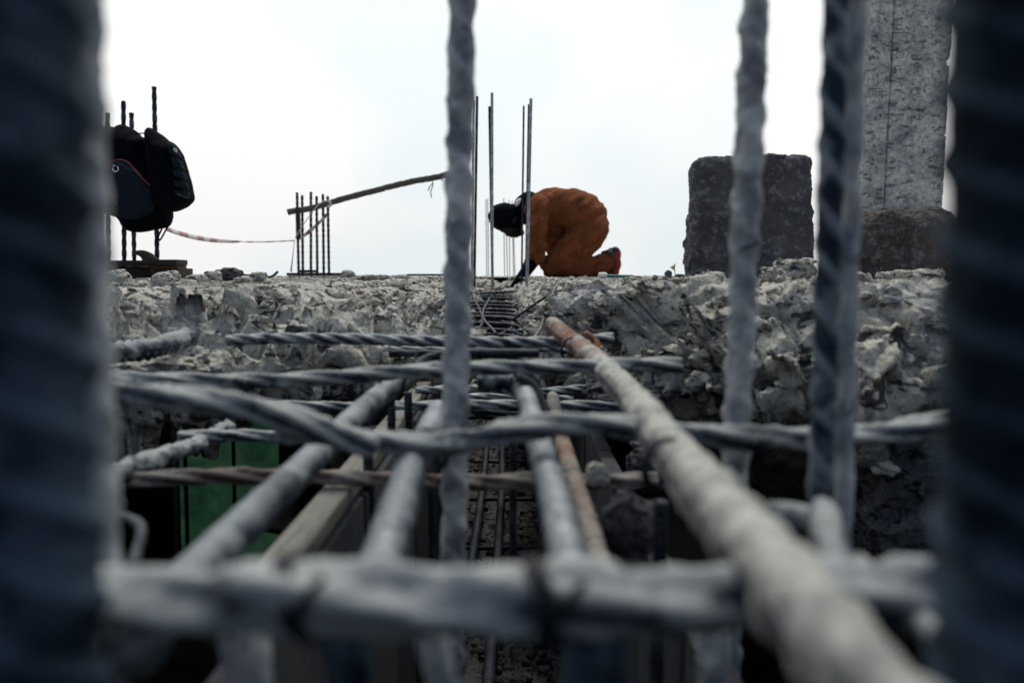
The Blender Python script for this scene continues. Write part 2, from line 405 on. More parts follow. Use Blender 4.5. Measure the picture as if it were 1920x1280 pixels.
M['column'] = k.done(cc, .9, k.bump(k.noise(60, 5, .7), .003, .8, k.bump(inv, .012)), spec=.2)
def m_block(name, base_c, hi, rust_amt):
    k = NM(name)
    a = k.noise(5, 7, .65); b = k.noise(30, 6, .7); s1 = k.vor(42); s2 = k.noise(75, 3, .6)
    cc = k.mix(k.ramp(a, (.35, 0), (.68, 1)), tuple(x * .45 for x in base_c), base_c)
    cc = k.mix(k.ramp(b, (.52, 0), (.74, .6)), cc, hi)
    cc = k.mix(k.ramp(k.noise(85, 2, .5), (.69, 0), (.75, .8)), cc, (.42, .42, .42))
    if rust_amt: cc = k.mix(k.ramp(k.noise(4.2, 5, .7), (.55, 0), (.68, rust_amt)), cc, (.16, .065, .025))
    return k.done(cc, .85, k.bump(b, .012, 1, k.bump(k.noise(110, 4, .7), .004)), spec=.25)
M['block'] = m_block('dark_rough_block', (.10, .097, .102), (.36, .36, .37), 0)
M['block2'] = m_block('brown_rough_block', (.10, .088, .082), (.34, .33, .32), .9)
k = NM('debris_netting')
g = k.mix(k.ramp(k.noise(2.2, 7, .72), (.38, 0), (.62, 1)), (.010, .038, .024), (.030, .080, .046))
k.done(g, .8); tr = k.n('ShaderNodeBsdfTranslucent'); k.l(g, tr.inputs[0]); ms = k.n('ShaderNodeMixShader'); ms.inputs[0].default_value = .6
k.l(k.b.outputs[0], ms.inputs[1]); k.l(tr.outputs[0], ms.inputs[2]); k.l(ms.outputs[0], k.t.nodes['Material Output'].inputs[0]); M['net'] = k.m
k = NM('tape_stripes')
uvx = k.n('ShaderNodeSeparateXYZ'); k.l(k.co, uvx.inputs[0])
st = k.math('FRACT', k.math('MULTIPLY', uvx.outputs[0], 15.0), 0.0)
M['tape'] = k.done(k.mix(k.math('GREATER_THAN', st, .5), (.52, .48, .49), (.26, .10, .11)), .4)
M['string'] = m_plain('white_string', (.5, .5, .48), .8, .1)
M['leaf'] = m_plain('seedling_leaf', (.30, .30, .08), .6, .2)
M['redtape'] = m_plain('red_tape', (.50, .05, .05), .4, .1)
# ------------------------------------------------------------------ the slab: two broken rims around the hole and the trench
def interp_prof(prof, n):
    p = np.array(prof, float); c = catmull([(a, b, 0) for a, b in p], 20)[:, :2]
    s = np.concatenate([[0], np.cumsum(np.linalg.norm(np.diff(c, axis=0), axis=1))])
    t = np.linspace(0, s[-1], n); return np.stack([np.interp(t, s, c[:, 0]), np.interp(t, s, c[:, 1])], -1)
def rim(path, side, A, B, n=150, seed=3):
    c = catmull([(x, y, 0) for x, y in path], 40)
    s = np.concatenate([[0], np.cumsum(np.linalg.norm(np.diff(c, axis=0), axis=1))])
    out_ = [0.]; 
    while out_[-1] < s[-1]:
        t = out_[-1]; x = np.interp(t, s, c[:, 0]); y = np.interp(t, s, c[:, 1])
        front = y > .25
        d = max(.9, math.hypot(x, y)) * (1 if front else 8)
        out_.append(t + .0034 * d)
    t = np.array(out_); q = np.stack([np.interp(t, s, c[:, k]) for k in range(2)], -1)
    T = np.gradient(q, axis=0)
    ker = np.ones(25) / 25
    T = np.stack([np.convolve(np.pad(T[:, k], 12, mode='edge'), ker, 'valid') for k in range(2)], -1)
    T /= np.linalg.norm(T, axis=1)[:, None]
    Nn = np.stack([-T[:, 1], T[:, 0]], -1) * side      # towards the body of the slab
    bl = np.clip((q[:, 1] - 1.45) / .8, 0, 1); bl = bl * bl * (3 - 2 * bl)
    PA, PB = interp_prof(A, n), interp_prof(B, n)
    pr = PA[None] * (1 - bl[:, None, None]) + PB[None] * bl[:, None, None]
    wob = fbm(np.stack([q[:, 0] * 3, q[:, 1] * 3, q[:, 0] * 0], -1), 3, seed) * .03
    nn = pr[..., 0] + wob[:, None] * np.clip((.15 - pr[..., 0]) * 5, 0, 1)
    X = q[:, None, 0] + Nn[:, None, 0] * nn; Y = q[:, None, 1] + Nn[:, None, 1] * nn; Z = pr[..., 1] + 0 * nn
    V = np.stack([X, Y, Z], -1)
    du = np.gradient(V, axis=0); dv = np.gradient(V, axis=1); Nm = np.cross(du, dv) * side; Nm /= np.linalg.norm(Nm, axis=2)[..., None] + 1e-9
    p = V.reshape(-1, 3); wv = p + .02 * np.stack([fbm(p * 9 + k * 5, 3, 40 + k) for k in range(3)], -1)
    d = .040 * facet(wv * 8.5, seed) + .024 * facet(wv * np.array([16, 16, 24.]), seed + 5, .6) + (.008 + .009 * np.clip((Y.ravel() - 1.15) / .5, 0, 1)) * facet(wv * 46, seed + 9, .45) + .004 * facet(wv * 100, seed + 12, .4) + .012 * fbm(p * 12, 5, seed, .6)
    crack = np.abs(fbm(wv * 7, 3, seed + 21)); d -= .030 * np.clip(1 - crack / .05, 0, 1)
    pm = fbm(wv * np.array([20, 20, 40.]), 3, seed + 31); d -= .042 * np.clip((pm - .38) * 5, 0, 1)
    flat = np.clip((-nn.ravel() + .005) / .085, np.where((side > 0) | (Y.ravel() > 1.7), .15, .26), 1)   # the top stays nearly level
    d *= flat
    V = V + Nm * d.reshape(len(q), n)[..., None]
    f = grid_faces(len(q), n)
    if side < 0: f = f[:, ::-1]
    return V.reshape(-1, 3), f, q, Nn
pathL = [(-.1, -1.6), (-.85, -1.2), (-1.0, 0), (-.98, .8), (-.86, 1.2), (-.62, 1.34), (-.42, 1.40), (-.32, 1.62), (-.29, 2.1), (-.27, 3.0), (-.27, 4.5), (-.27, 5.8), (-.22, 6.3), (-.1, 6.5)]
pathR = [(-.1, -1.6), (.9, -1.3), (1.1, -.4), (1.1, .5), (.86, .92), (.60, 1.03), (.42, 1.10), (.27, 1.32), (.175, 1.75), (.12, 2.4), (.085, 3.4), (.06, 4.6), (.04, 5.8), (-.02, 6.3), (-.1, 6.5)]
AL = [(.2, -.032), (.04, -.030), (0, -.038), (-.07, -.07), (-.15, -.105), (-.21, -.12), (-.25, -.14), (-.235, -.165), (-.10, -.21), (.12, -.222)]
BL = [(.2, -.032), (.13, -.036), (.06, -.052), (.0, -.085), (-.035, -.125), (-.05, -.17), (-.05, -.28), (-.04, -.45), (-.03, -.6), (-.02, -.72), (.1, -.78)]
AR = [(.2, -.030), (.06, -.018), (0, -.022), (-.045, -.06), (-.09, -.12), (-.10, -.175), (-.03, -.21), (.02, -.27), (.05, -.34), (.16, -.38)]
def slab(name, path, side, A, B, seed, corners, mat):
    V, f, q, Nn = rim(path, side, A, B, seed=seed)
    geo = [(V, [f])]
    idx = np.linspace(0, len(q) - 1, 60).astype(int)
    inner = q[idx] + Nn[idx] * .12; inner[-1] = (-.1, 6.5 + .1); inner[0] = (-.1, -1.7)
    for z, flip in ((-.034, 0), (-.225, 1)):
        bm = bmesh.new(); vs = [bm.verts.new((x, y, z)) for x, y in list(map(tuple, inner)) + corners]
        fc = bm.faces.new(vs); bmesh.ops.triangulate(bm, faces=[fc]); bm.normal_update()
        bm.verts.index_update(); Vb = np.array([v.co[:] for v in bm.verts]); Fb = np.array([[v.index for v in g.verts] for g in bm.faces]); bm.free()
        geo.append((Vb, [Fb]))
    for k in range(len(corners) - 1):                  # outer edge of the slab
        (x0, y0), (x1, y1) = corners[k], corners[k + 1]
        geo.append((np.array([(x0, y0, -.034), (x1, y1, -.034), (x1, y1, -.225), (x0, y0, -.225)]), [np.array([[0, 1, 2, 3]])]))
    o = mesh_obj(name, join(geo), mat); tag(o, kind='structure')
    m = len(q); pts = V.reshape(m, -1, 3); k = 0
    while k < 750:                                     # crumbs and aggregate stones lodged in the broken face
        i = rnd.randrange(m); j = rnd.randrange(18, int(pts.shape[1] * .72)); p = pts[i, j]
        if p[1] < .5 or p[2] < -.24: continue
        sz = (.006 + .024 * rnd.random() ** 2.2) * (1 if p[1] < 1.8 else 1.25)
        if p[2] > -.04: sz *= .5
        rimstones.append(rock_geo(p, (sz * rnd.uniform(1, 1.9), sz * rnd.uniform(1, 1.5), sz * rnd.uniform(.6, 1.)), 6, rnd.randrange(9999), 3.2, .38, rotz(rnd.random() * 6) @ rotx(rnd.random()), fr=1.1)); k += 1
    return q, Nn
rimstones = []
qL, nL = slab('concrete_slab', pathL, 1, AL, BL, 3, [(-.1, 9.6), (-9, 9.6), (-9, -6), (-.1, -6)], M['conc'])
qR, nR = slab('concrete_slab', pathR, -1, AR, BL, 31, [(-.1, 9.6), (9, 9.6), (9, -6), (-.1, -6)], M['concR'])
# trench floor
ys = np.linspace(.05, 6.7, 420); xs = np.linspace(0, 1, 60)
lo = np.where(ys < 1.5, -.15, -.15 - np.clip((ys - 1.5) / .5, 0, 1) * .24); hi = np.where(ys < 1.6, .12, .16)
X = lo[:, None] + (hi - lo)[:, None] * xs[None]; Y = np.repeat(ys[:, None], 60, 1); Z = np.full_like(X, -.69)
V = np.stack([X, Y, Z], -1).reshape(-1, 3); V[:, 2] += .016 * facet(V * 22, 5) + .01 * fbm(V * 30, 4, 8)
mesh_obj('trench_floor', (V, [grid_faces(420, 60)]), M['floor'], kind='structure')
# ground far below, storey walls with added unseen returns
bm = bmesh.new(); bmesh.ops.create_circle(bm, cap_ends=True, segments=64, radius=420)
Vg = np.array([v.co[:] for v in bm.verts]); bm.free(); Vg[:, 2] = -3.6
me = bpy.data.meshes.new('ground'); me.from_pydata([tuple(v) for v in Vg], [], [list(range(64))]); o = link('ground', me, M['ground'], smooth=False); tag(o, kind='structure')
xa, xb = P(322, 900, 9.2)[0], P(524, 900, 9.2)[0]
def wall(label, boxes):
    V, Fq = join([box_geo(((a[0] + b[0]) / 2, (a[1] + b[1]) / 2, (a[2] + b[2]) / 2), (b[0] - a[0], b[1] - a[1], b[2] - a[2])) for a, b in boxes])
    mesh_obj('storey_wall', (V, Fq), M['wood_form'], origin=boxes[0][0], smooth=False, label=label, cat='wall')
wall('dark storey wall left of the green netting, with an added unseen side', [((-9, 9.2, -3.6), (xa, 9.4, -.23)), ((-9, -6, -3.6), (-8.8, 9.198, -.23))])  # includes an unseen side wall added to keep light out
wall('dark storey wall right of the green netting, with added unseen side and back', [((xb, 9.2, -3.6), (9, 9.4, -.23)), ((8.8, -6, -3.6), (9, 9.198, -.23)), ((-8.798, -6, -3.6), (8.798, -5.8, -.23))])  # unseen side and back walls added to keep the storey dark
# green netting with folds
nx, nz_ = 90, 60; X, Zg = np.meshgrid(np.linspace(xa - .35, xb + .35, nx), np.linspace(-3.6, -.3, nz_), indexing='ij')
Yn = 9.75 + .07 * np.sin(X * 7 + Zg * 1.3) + .05 * fbm(np.stack([X.ravel() * 3, Zg.ravel() * 1.5, X.ravel() * 0], -1), 3, 4).reshape(X.shape) + .012
V = np.stack([X, Yn, Zg], -1).reshape(-1, 3); V2 = V + np.array([0, .004, 0])
fq = grid_faces(nx, nz_); mesh_obj('safety_net', join([(V, [fq])]), M['net'], label='green debris netting hanging below the slab edge, seen through the lower left gap', cat='netting', origin=(xa, 9.7, -3.6))
for (u, r_, y_, lb) in ((337, .012, 8.2, 'thin dark scaffold tube before the green netting, leftmost of three'), (351, .021, 8.3, 'thick dark scaffold tube before the green netting, middle of three'), (441, .02, 8.3, 'dark scaffold tube crossing the middle of the green netting')):
    a = P(u - 2, 840, y_); b = P(u + 2, 1050, y_); b = a + (b - a) * 1.25; a = np.array([a[0], a[1], -.23])
    sweep('scaffold_tube', [a, b], r_, M['st_black'], lb, 'tube', 'scaffold tubes before the netting', kind='smooth', crust=0, step=.2, ring=12)
Vs = np.array([P(470, 913, 8.6), P(560, 908, 8.5), P(560, 1010, 8.1), P(440, 985, 8.1)])
Vs = np.concatenate([Vs, Vs + np.array([0, .03, .0])]); Fs = np.array([[0, 1, 2, 3], [7, 6, 5, 4], [0, 4, 5, 1], [1, 5, 6, 2], [2, 6, 7, 3], [3, 7, 4, 0]])
mesh_obj('white_sheet', (Vs, [Fs]), M['cap'], label='pale sheet leaning in front of the green netting', cat='sheet', smooth=False, origin=Vs[3])
# ------------------------------------------------------------------ loose stones
def inbody(x, y):
    p = np.concatenate([qL[:: 12], qR[::-12]]); ins = False; j = len(p) - 1
    for i in range(len(p)):
        if (p[i, 1] > y) != (p[j, 1] > y) and x < (p[j, 0] - p[i, 0]) * (y - p[i, 1]) / (p[j, 1] - p[i, 1]) + p[i, 0]: ins = not ins
        j = i
    return not ins
parts = []; k = 0
while k < 6500:
    y = 1.15 * (8 / 1.15) ** (rnd.random() ** .9); x = (rnd.uniform(150, 1800) - 960) / F * y
    if not inbody(x, y) or y > 9.4: continue
    s_ = (.0026 + .0045 * rnd.random() ** 3 + (.006 if rnd.random() < .03 else 0)) * min(1.9, y ** .8)
    parts.append(rock_geo((x, y, -.031 + s_ * .15), (s_ * rnd.uniform(1, 2.), s_ * rnd.uniform(1, 1.8), s_ * rnd.uniform(.6, 1.1)), 3, rnd.randrange(9999), 2.5, .25, rotz(rnd.random() * 6)))
    k += 1
parts += rimstones
o = mesh_obj('gravel', join(parts), M['rock'], smooth=False); tag(o, 'grey gravel and crumbs strewn over the slab', 'gravel', None, 'stuff')
parts = []
for j in range(900):                                   # rubble in the trench and on its flanks
    y = .3 + 6 * rnd.random() ** 1.3; x = rnd.uniform(-.13, .1) if y < 1.6 else rnd.uniform(-.3, .1)
    s_ = rnd.uniform(.004, .018)
    parts.append(rock_geo((x, y, -.675), (s_ * 1.4, s_ * 1.2, s_), 4, rnd.randrange(9999), 2.5, .3, rotz(rnd.random() * 6)))
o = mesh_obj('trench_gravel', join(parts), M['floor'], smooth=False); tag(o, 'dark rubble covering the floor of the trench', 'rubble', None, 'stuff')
def rock(u, v, y, wpx, hpx, label, mat='rock', seed=None, n=26, pn=2.8, amp=.22, name='rubble_stone', cat='stone', dp=.9, rot=0, group='loose stones on the slab'):
    c = P(u, v, y); s_ = y / F
    g = rock_geo(c, (wpx * s_, wpx * s_ * dp, hpx * s_), n, seed if seed is not None else rnd.randrange(999), pn, amp, roty(rot))
    return mesh_obj(name, g, M[mat], origin=(c[0], c[1], c[2] - hpx * s_ / 2), label=label, cat=cat, group=group)
rock(305, 528, 1.75, 40, 36, 'rounded pale grey stone on the left rim below the board stack', seed=4, pn=2.2, amp=.12)
rock(222, 523, 1.8, 40, 32, 'grey stone at far left on the rim, beside the near dark bar', seed=5)
rock(258, 540, 1.5, 46, 24, 'flat bluish stone in front of the rounded pale stone', seed=9)
rock(318, 519, 2.4, 34, 22, 'small angular stone just right of the rounded pale stone', seed=6)
rock(430, 514, 2.6, 46, 22, 'dark wide stone standing highest on the left rim skyline', 'rockd', seed=12)
rock(400, 519, 2.5, 30, 20, 'pointed stone left of the dark wide stone', seed=14)
rock(484, 519, 2.5, 30, 18, 'squat stone between the dark wide stone and the six twisted bars', seed=15)
rock(368, 523, 2.4, 34, 16, 'low pale stone midway between board stack and dark wide stone', seed=16)
rock(455, 525, 2.1, 30, 12, 'flat chip lying in front of the dark wide stone', seed=17)
rock(700, 520, 3.0, 60, 10, 'long low mound of grit right of the six twisted bars', seed=18, dp=.6)
rock(752, 521, 3.0, 26, 12, 'small pointed stone left of the flat plank by the near centre bar', seed=19)
rock(1253, 514, 3.3, 14, 15, 'round black pebble beside the yellow seedling', 'rockd', seed=20, pn=2, amp=.05)
rock(1275, 518, 3.3, 18, 8, 'low dark clod left of the big block', 'rockd', seed=21)
rock(1085, 562, 1.9, 62, 50, 'jagged pale lump hanging on the right rim of the trench', seed=22, amp=.27, n=40, group='lumps of broken concrete')
rock(1150, 590, 1.45, 90, 80, 'shaded angular lump right of the jagged pale lump', seed=23, amp=.27, n=44, group='lumps of broken concrete')
rock(1490, 505, 1.35, 70, 40, 'pale lump heaped against the foot of the big block', seed=24, n=36, group='lumps of broken concrete')
rock(1660, 517, 1.5, 30, 14, 'small stone in front of the brown block, left one of two', seed=25)
rock(1690, 515, 1.5, 36, 18, 'small stone in front of the brown block, right one of two', seed=26)
rock(1335, 520, 1.35, 44, 20, 'low grey stone left of the knobbly upright on the right rim', seed=81, group='loose stones on the slab')
rock(1448, 516, 1.3, 40, 26, 'rough stone just right of the knobbly upright', seed=82, amp=.3)
rock(1395, 530, 1.25, 60, 22, 'wide flat stone half behind the knobbly upright', seed=83, amp=.3)
rock(1735, 522, 1.2, 60, 32, 'blurred stone on the rim beside the huge right bar', seed=84, amp=.3)
rock(1190, 524, 2.2, 36, 12, 'small flat stone in front of the green rod', seed=85, amp=.3)
rock(1600, 520, 1.4, 44, 20, 'stone half behind the two-tone bar', seed=27)
rock(700, 668, 1.32, 66, 52, 'cracked angular chunk lying below the top twisted tie left of the centre bar', seed=28, amp=.25, n=36, group='lumps of broken concrete')
rock(648, 668, 1.25, 50, 46, 'squarish chunk left of the cracked angular chunk', seed=36, amp=.25, n=36, group='lumps of broken concrete')
rock(1180, 985, .56, 95, 110, 'grey cement lump beside the lower rusty bar', 'rockd', seed=29, n=30, group='lumps of broken concrete')
rock(1120, 890, .66, 40, 44, 'cement clod stuck where the rusty lower tie meets the lower bar', seed=30, n=24, group='lumps of broken concrete')
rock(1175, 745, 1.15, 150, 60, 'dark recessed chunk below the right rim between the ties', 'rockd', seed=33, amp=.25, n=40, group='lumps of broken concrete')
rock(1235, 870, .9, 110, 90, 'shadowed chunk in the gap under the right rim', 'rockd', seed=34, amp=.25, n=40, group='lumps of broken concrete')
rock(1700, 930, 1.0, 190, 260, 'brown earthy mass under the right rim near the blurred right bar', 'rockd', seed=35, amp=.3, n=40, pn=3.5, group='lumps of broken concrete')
rock(300, 700, 1.0, 150, 60, 'blurred dark hollow-sided lump under the stub at far left', 'rock', seed=37, amp=.25, n=36, group='lumps of broken concrete')
rock(1130, 715, 1.2, 60, 40, 'small rubble heap seen between the two upper ties right of the trench', 'rock', seed=38, amp=.4, n=30, group='lumps of broken concrete')
# ------------------------------------------------------------------ column and blocks behind on the right
def column():
    y0 = 4.4; xl = P(1622, 300, y0)[0]; xr = P(1777, 300, y0)[0]; wd = xr - xl; dp = wd; ch = .018
    ring = []
    def seg(a, b, n):
        for t in np.linspace(0, 1, n, endpoint=False): ring.append((a[0] + (b[0] - a[0]) * t, a[1] + (b[1] - a[1]) * t))
    x0, x1, ya, yb = xl, xr, y0, y0 + dp; gx = x0 + wd * .27
    seg((x0 + ch, ya), (gx - .006, ya), 30); seg((gx - .006, ya), (gx, ya + .012), 4); seg((gx, ya + .012), (gx + .006, ya - .004), 4)
    seg((gx + .006, ya - .004), (x1 - ch, ya), 90); seg((x1 - ch, ya), (x1, ya + ch), 6)
    seg((x1, ya + ch), (x1, yb), 30); seg((x1, yb), (x0, yb), 30); seg((x0, yb), (x0, ya + ch), 30); seg((x0, ya + ch), (x0 + ch, ya), 6)
    ring = np.array(ring); zs = np.linspace(-.05, 2.6, 520)
    V = np.zeros((len(zs), len(ring), 3)); V[..., 0] = ring[None, :, 0]; V[..., 1] = ring[None, :, 1]; V[..., 2] = zs[:, None]
    V[..., 0] += (zs[:, None] - 1) * .012
    cc = np.array([(x0 + x1) / 2, (ya + yb) / 2]); D = V[..., :2] - cc; D /= np.linalg.norm(D, axis=2)[..., None]
    p = V.reshape(-1, 3); pit = fbm(p * np.array([16, 16, 42.]), 3, 77, .55); d = .005 * fbm(p * 6, 4, 9) - .018 * np.clip((pit - .62) * 4, 0, 1)
    band = np.clip(fbm(p * np.array([4, 4, 9.]), 3, 55) * 2.2, 0, 1); d -= band * .007 * np.abs(fbm(p * np.array([30, 30, 70.]), 3, 61))
    V[..., :2] += D * d.reshape(V.shape[:2])[..., None]
    mesh_obj('concrete_column', (V.reshape(-1, 3), [grid_faces(len(zs), len(ring), True)]), M['column'], origin=(cc[0], cc[1], -.05), label='tall pitted grey concrete column rising out of frame behind the brown block', cat='column')
column()
def block(u0, u1, v0, y, dp, label, mat, seed, name='concrete_block', pn=9, turn=-12.5):
    a = P(u0, v0, y); b = P(u1, v0, y); zt = a[2]; zb = -.08
    V, Fq = cube_sphere(90)
    r = (np.abs(V) ** pn).sum(1) ** (-1 / pn); D = V * r[:, None]; s_ = np.array([(b[0] - a[0]) / 2, dp / 2, (zt - zb) / 2]); W = D * s_
    W = W @ rotz(R(turn)).T
    d = .009 * facet(W * 6, seed) + .006 * facet(W * 15, seed + 3) + .011 * fbm(W * 9, 6, seed, .62)
    W = W + D / np.linalg.norm(D, axis=1)[:, None] * d[:, None] + np.array([(a[0] + b[0]) / 2, y + dp / 2, (zt + zb) / 2])
    mesh_obj(name, (W, [Fq]), M[mat], origin=((a[0] + b[0]) / 2, y + dp / 2, zb), label=label, cat='block', group='rough blocks on the slab')
block(1316, 1545, 288, 3.3, .4, 'big dark rounded block, wider and taller of the two on the slab', 'block', 41, pn=11)
block(1617, 1840, 386, 3.2, .4, 'low brown stained block in front of the column', 'block2', 47, pn=3.6, turn=-25)
# ------------------------------------------------------------------ near bars of the column cage
NB = 'upright bars of the near column cage'
def vbar(u0, v0, u1, v1, y, rad, mat, label, kind='twist', ext0=.25, ext1=.4, **kw):
    a, b = P(u0, v0, y), P(u1, v1, y); d = b - a; L = np.linalg.norm(d); d /= L
    return sweep('rebar', [b + d * ext1, a - d * ext0], rad, M[mat], label, 'rebar', kw.pop('group', NB), kind=kind, **kw)
vbar(161, 0, 202, 1280, .25, .0052, 'st_vert', 'blurred grey upright bar showing along the right side of the huge left bar', kind='helix', crust=.1, ring=32, pitch=.05, ext1=.5, step=.0015, seed=71)
vbar(40, 0, 84, 1280, .163, .0118, 'st_dark', 'huge blurred shade-dark blue bar filling the left edge of the picture', kind='helix', crust=.06, ring=40, pitch=.034, ext1=.5, step=.001)
vbar(1898, 0, 1850, 1280, .163, .0118, 'st_dark', 'huge blurred shade-dark blue bar filling the right edge of the picture', kind='helix', crust=.06, ring=40, pitch=.030, ext1=.5, step=.001)
vbar(867, 0, 846, 1280, .56, .0098, 'st_vert', 'blurred blue-grey upright bar crossing the middle of the picture', kind='helix', crust=.09, ring=32, seed=4, pitch=.062, step=.002)
vbar(1569, 0, 1527, 1280, .42, .0070, 'st_banded', 'dark blue twisted upright bar with a lighter bar along its right side', kind='helix', crust=.06, ring=30, pitch=.052, seed=5, step=.002)
vbar(1600, 0, 1566, 1280, .434, .0066, 'st_vert', 'pale slim upright bar pressed to the right of the dark blue twisted bar', crust=.05, ring=24, pitch=.2, seed=6)
vbar(1417, -40, 1361, 1280, .51, .0092, 'st_vert', 'knobbly grey upright bar in front of the big block, its top just at the frame', kind='helix', crust=.10, ring=32, pitch=.054, step=.002, ext0=-.012, seed=9)
# ------------------------------------------------------------------ horizontal ties of the joint
TG = 'twisted ties crossing the joint'
def tie(pts, rad, mat, label, cat='rebar', name='tie_bar', group=TG, **kw):
    return sweep(name, [P(*p) for p in pts], rad, M[mat], label, cat, group, **kw)
tie([(-250, 1150, .25), (140, 1135, .225), (420, 1122, .212), (800, 1128, .21), (1150, 1128, .213), (1480, 1118, .225), (1900, 1108, .24), (2400, 1080, .27)], .0093, 'st_light', 'thick blurred pale tie spanning the bottom of the picture', crust=.2, ring=40, pitch=.30)
tie([(60, 724, .45), (215, 735, .455), (400, 753, .46), (545, 784, .46), (640, 818, .458), (705, 838, .455)], .0072, 'st_mid', 'pale twisted bar sloping down from the left onto the wavy cross bar', crust=.13, ring=28, pitch=.26, seed=2)
tie([(520, 806, .475), (600, 812, .472), (690, 824, .47), (770, 833, .47), (850, 829, .47), (940, 811, .47), (1030, 797, .472), (1150, 799, .475), (1300, 815, .48), (1500, 822, .485), (1640, 815, .49), (1760, 795, .5), (1850, 780, .51), (2250, 740, .62), (2600, 700, .78)], .0070, 'st_mid', 'wavy pale cross bar running from the sloping bar to the right edge', crust=.13, ring=28, pitch=.26, seed=66)
tie([(60, 700, .70), (215, 710, .70), (480, 714, .71), (640, 706, .715), (760, 697, .72), (900, 690, .73), (1050, 688, .735), (1180, 684, .74), (1276, 684, .75)], .0067, 'st_mid', 'straight twisted tie with a pointed right end, second from the top', crust=.06, ring=26, pitch=.22, seed=3)
tie([(425, 638, 1.07), (520, 634, 1.07), (640, 635, 1.07), (760, 638, 1.06), (900, 641, 1.05), (1040, 641, 1.05), (1150, 634, 1.05)], .0073, 'st_mid', 'rope-like twisted tie coming out of the left concrete face, topmost', crust=.05, ring=28, pitch=.125, seed=4)
tie([(40, 905, .64), (215, 902, .66), (380, 893, .68), (560, 893, .69), (760, 900, .69), (900, 904, .69), (1000, 900, .69), (1120, 903, .69), (1230, 897, .7)], .0068, 'st_rust', 'rust-brown twisted tie of the lower layer above the green netting', crust=.08, ring=26, pitch=.2, rust=((.35, .1, .5), (.62, .1, .4), (.8, .12, .2)), seed=6)
tie([(335, 818, .86), (470, 816, .87), (600, 820, .88), (700, 822, .9)], .0064, 'st_mid', 'short twisted tie just above the green netting', crust=.06, ring=24, pitch=.2, seed=7)
tie([(450, 758, 1.1), (560, 760, 1.1), (700, 762, 1.1), (900, 758, 1.1), (1040, 760, 1.1), (1165, 758, 1.1)], .0066, 'st_mid', 'short-lit twisted tie of the lower layer, farthest one behind the centre bar', crust=.06, ring=24, pitch=.2, seed=8)
tie([(780, 732, 1.25), (900, 728, 1.25), (1000, 735, 1.25), (1100, 727, 1.25)], .0062, 'st_mid', 'twisted tie half hidden in the dark behind the hooked bar', crust=.08, ring=24, pitch=.12, seed=9)
tie([(730, 655, 1.35), (880, 657, 1.35), (1000, 653, 1.35), (1080, 658, 1.35)], .006, 'st_mid', 'thin twisted tie just below the topmost rope-like tie', crust=.06, ring=22, pitch=.16, seed=51)
tie([(840, 745, 1.4), (960, 742, 1.4), (1075, 748, 1.4)], .006, 'st_vert', 'grey twisted tie deep behind the hook of the blue-green bar', crust=.06, ring=22, pitch=.16, seed=52)
tie([(745, 778, 1.5), (900, 780, 1.5), (1060, 776, 1.5)], .0062, 'st_black', 'black twisted tie lowest of those seen above the wavy tie', crust=.06, ring=22, pitch=.16, seed=53)
tie([(700, 622, 2.0), (800, 622, 2.0), (900, 618, 2.0)], .006, 'st_black', 'dark thin rod lying on the left trench flank before the far cage', crust=.06, ring=16, kind='rib', seed=54)
tie([(180, 900, .62), (290, 862, .72), (380, 828, .86), (430, 800, 1.0)], .0088, 'st_light', 'short cement-crusted bar slanting up from the rusty tie at left', crust=.22, ring=28, kind='smooth', seed=10)
tie([(120, 672, .86), (215, 662, .9), (300, 650, .96), (350, 632, 1.05)], .0125, 'st_light', 'pale coarse-ribbed bar stub entering the left concrete face', crust=.06, ring=32, kind='rib', rib=.012, seed=11)
tie([(1445, 968, .36), (1490, 968, .36), (1560, 985, .35)], .0068, 'st_light', 'blurred pale bar end poking out left of the two-tone upright', crust=.1, ring=26, kind='smooth', seed=12)
tie([(1545, 960, .34), (1560, 1040, .29), (1600, 1160, .245), (1660, 1330, .205)], .0062, 'st_light', 'blurred bar slanting down beside the large pale bar at lower right', crust=.1, ring=26, kind='smooth', seed=13)
tie([(1600, 1060, .26), (1680, 1120, .235), (1790, 1240, .205), (1900, 1400, .17)], .0045, 'st_light', 'thin blurred bar crossing the lower right corner', crust=.1, ring=24, kind='smooth', seed=14)
tie([(200, 960, .5), (262, 985, .46), (250, 1060, .40)], .0032, 'st_black', 'small blurred bent wire end at lower left', crust=.1, ring=16, kind='smooth', name='bent_wire', cat='wire', group=None)
# ------------------------------------------------------------------ bars running away from the camera
LG = 'beam bars running away down the trench'
tie([(250, 1215, .245), (318, 1130, .285), (395, 1045, .345), (450, 990, .39), (560, 885, .50), (640, 805, .61), (700, 750, .73), (735, 722, .80), (750, 712, .83)], .0098, 'st_shiny', 'smooth pale round bar slanting from lower left, ending below the second tie', group=LG, kind='smooth', crust=.03, ring=32, seed=21)
tie([(700, 1150, .29), (716, 1060, .325), (738, 985, .365), (772, 880, .46), (800, 820, .56), (822, 770, .68)], .0096, 'st_shiny', 'ribbed grey bar left of the centre upright', group=LG, kind='rib', crust=.012, ring=36, rib=.012, seed=22)
tie([(1085, 1140, .30), (1062, 1030, .34), (1038, 930, .41), (1010, 830, .54), (992, 765, .66), (984, 738, .72), (972, 722, .75), (950, 716, .76), (900, 716, .77)], .0092, 'st_shiny', 'ribbed blue-green bar right of the centre upright, hooked left at its far end', group=LG, kind='rib', crust=.01, ring=36, rib=.0125, seed=23)
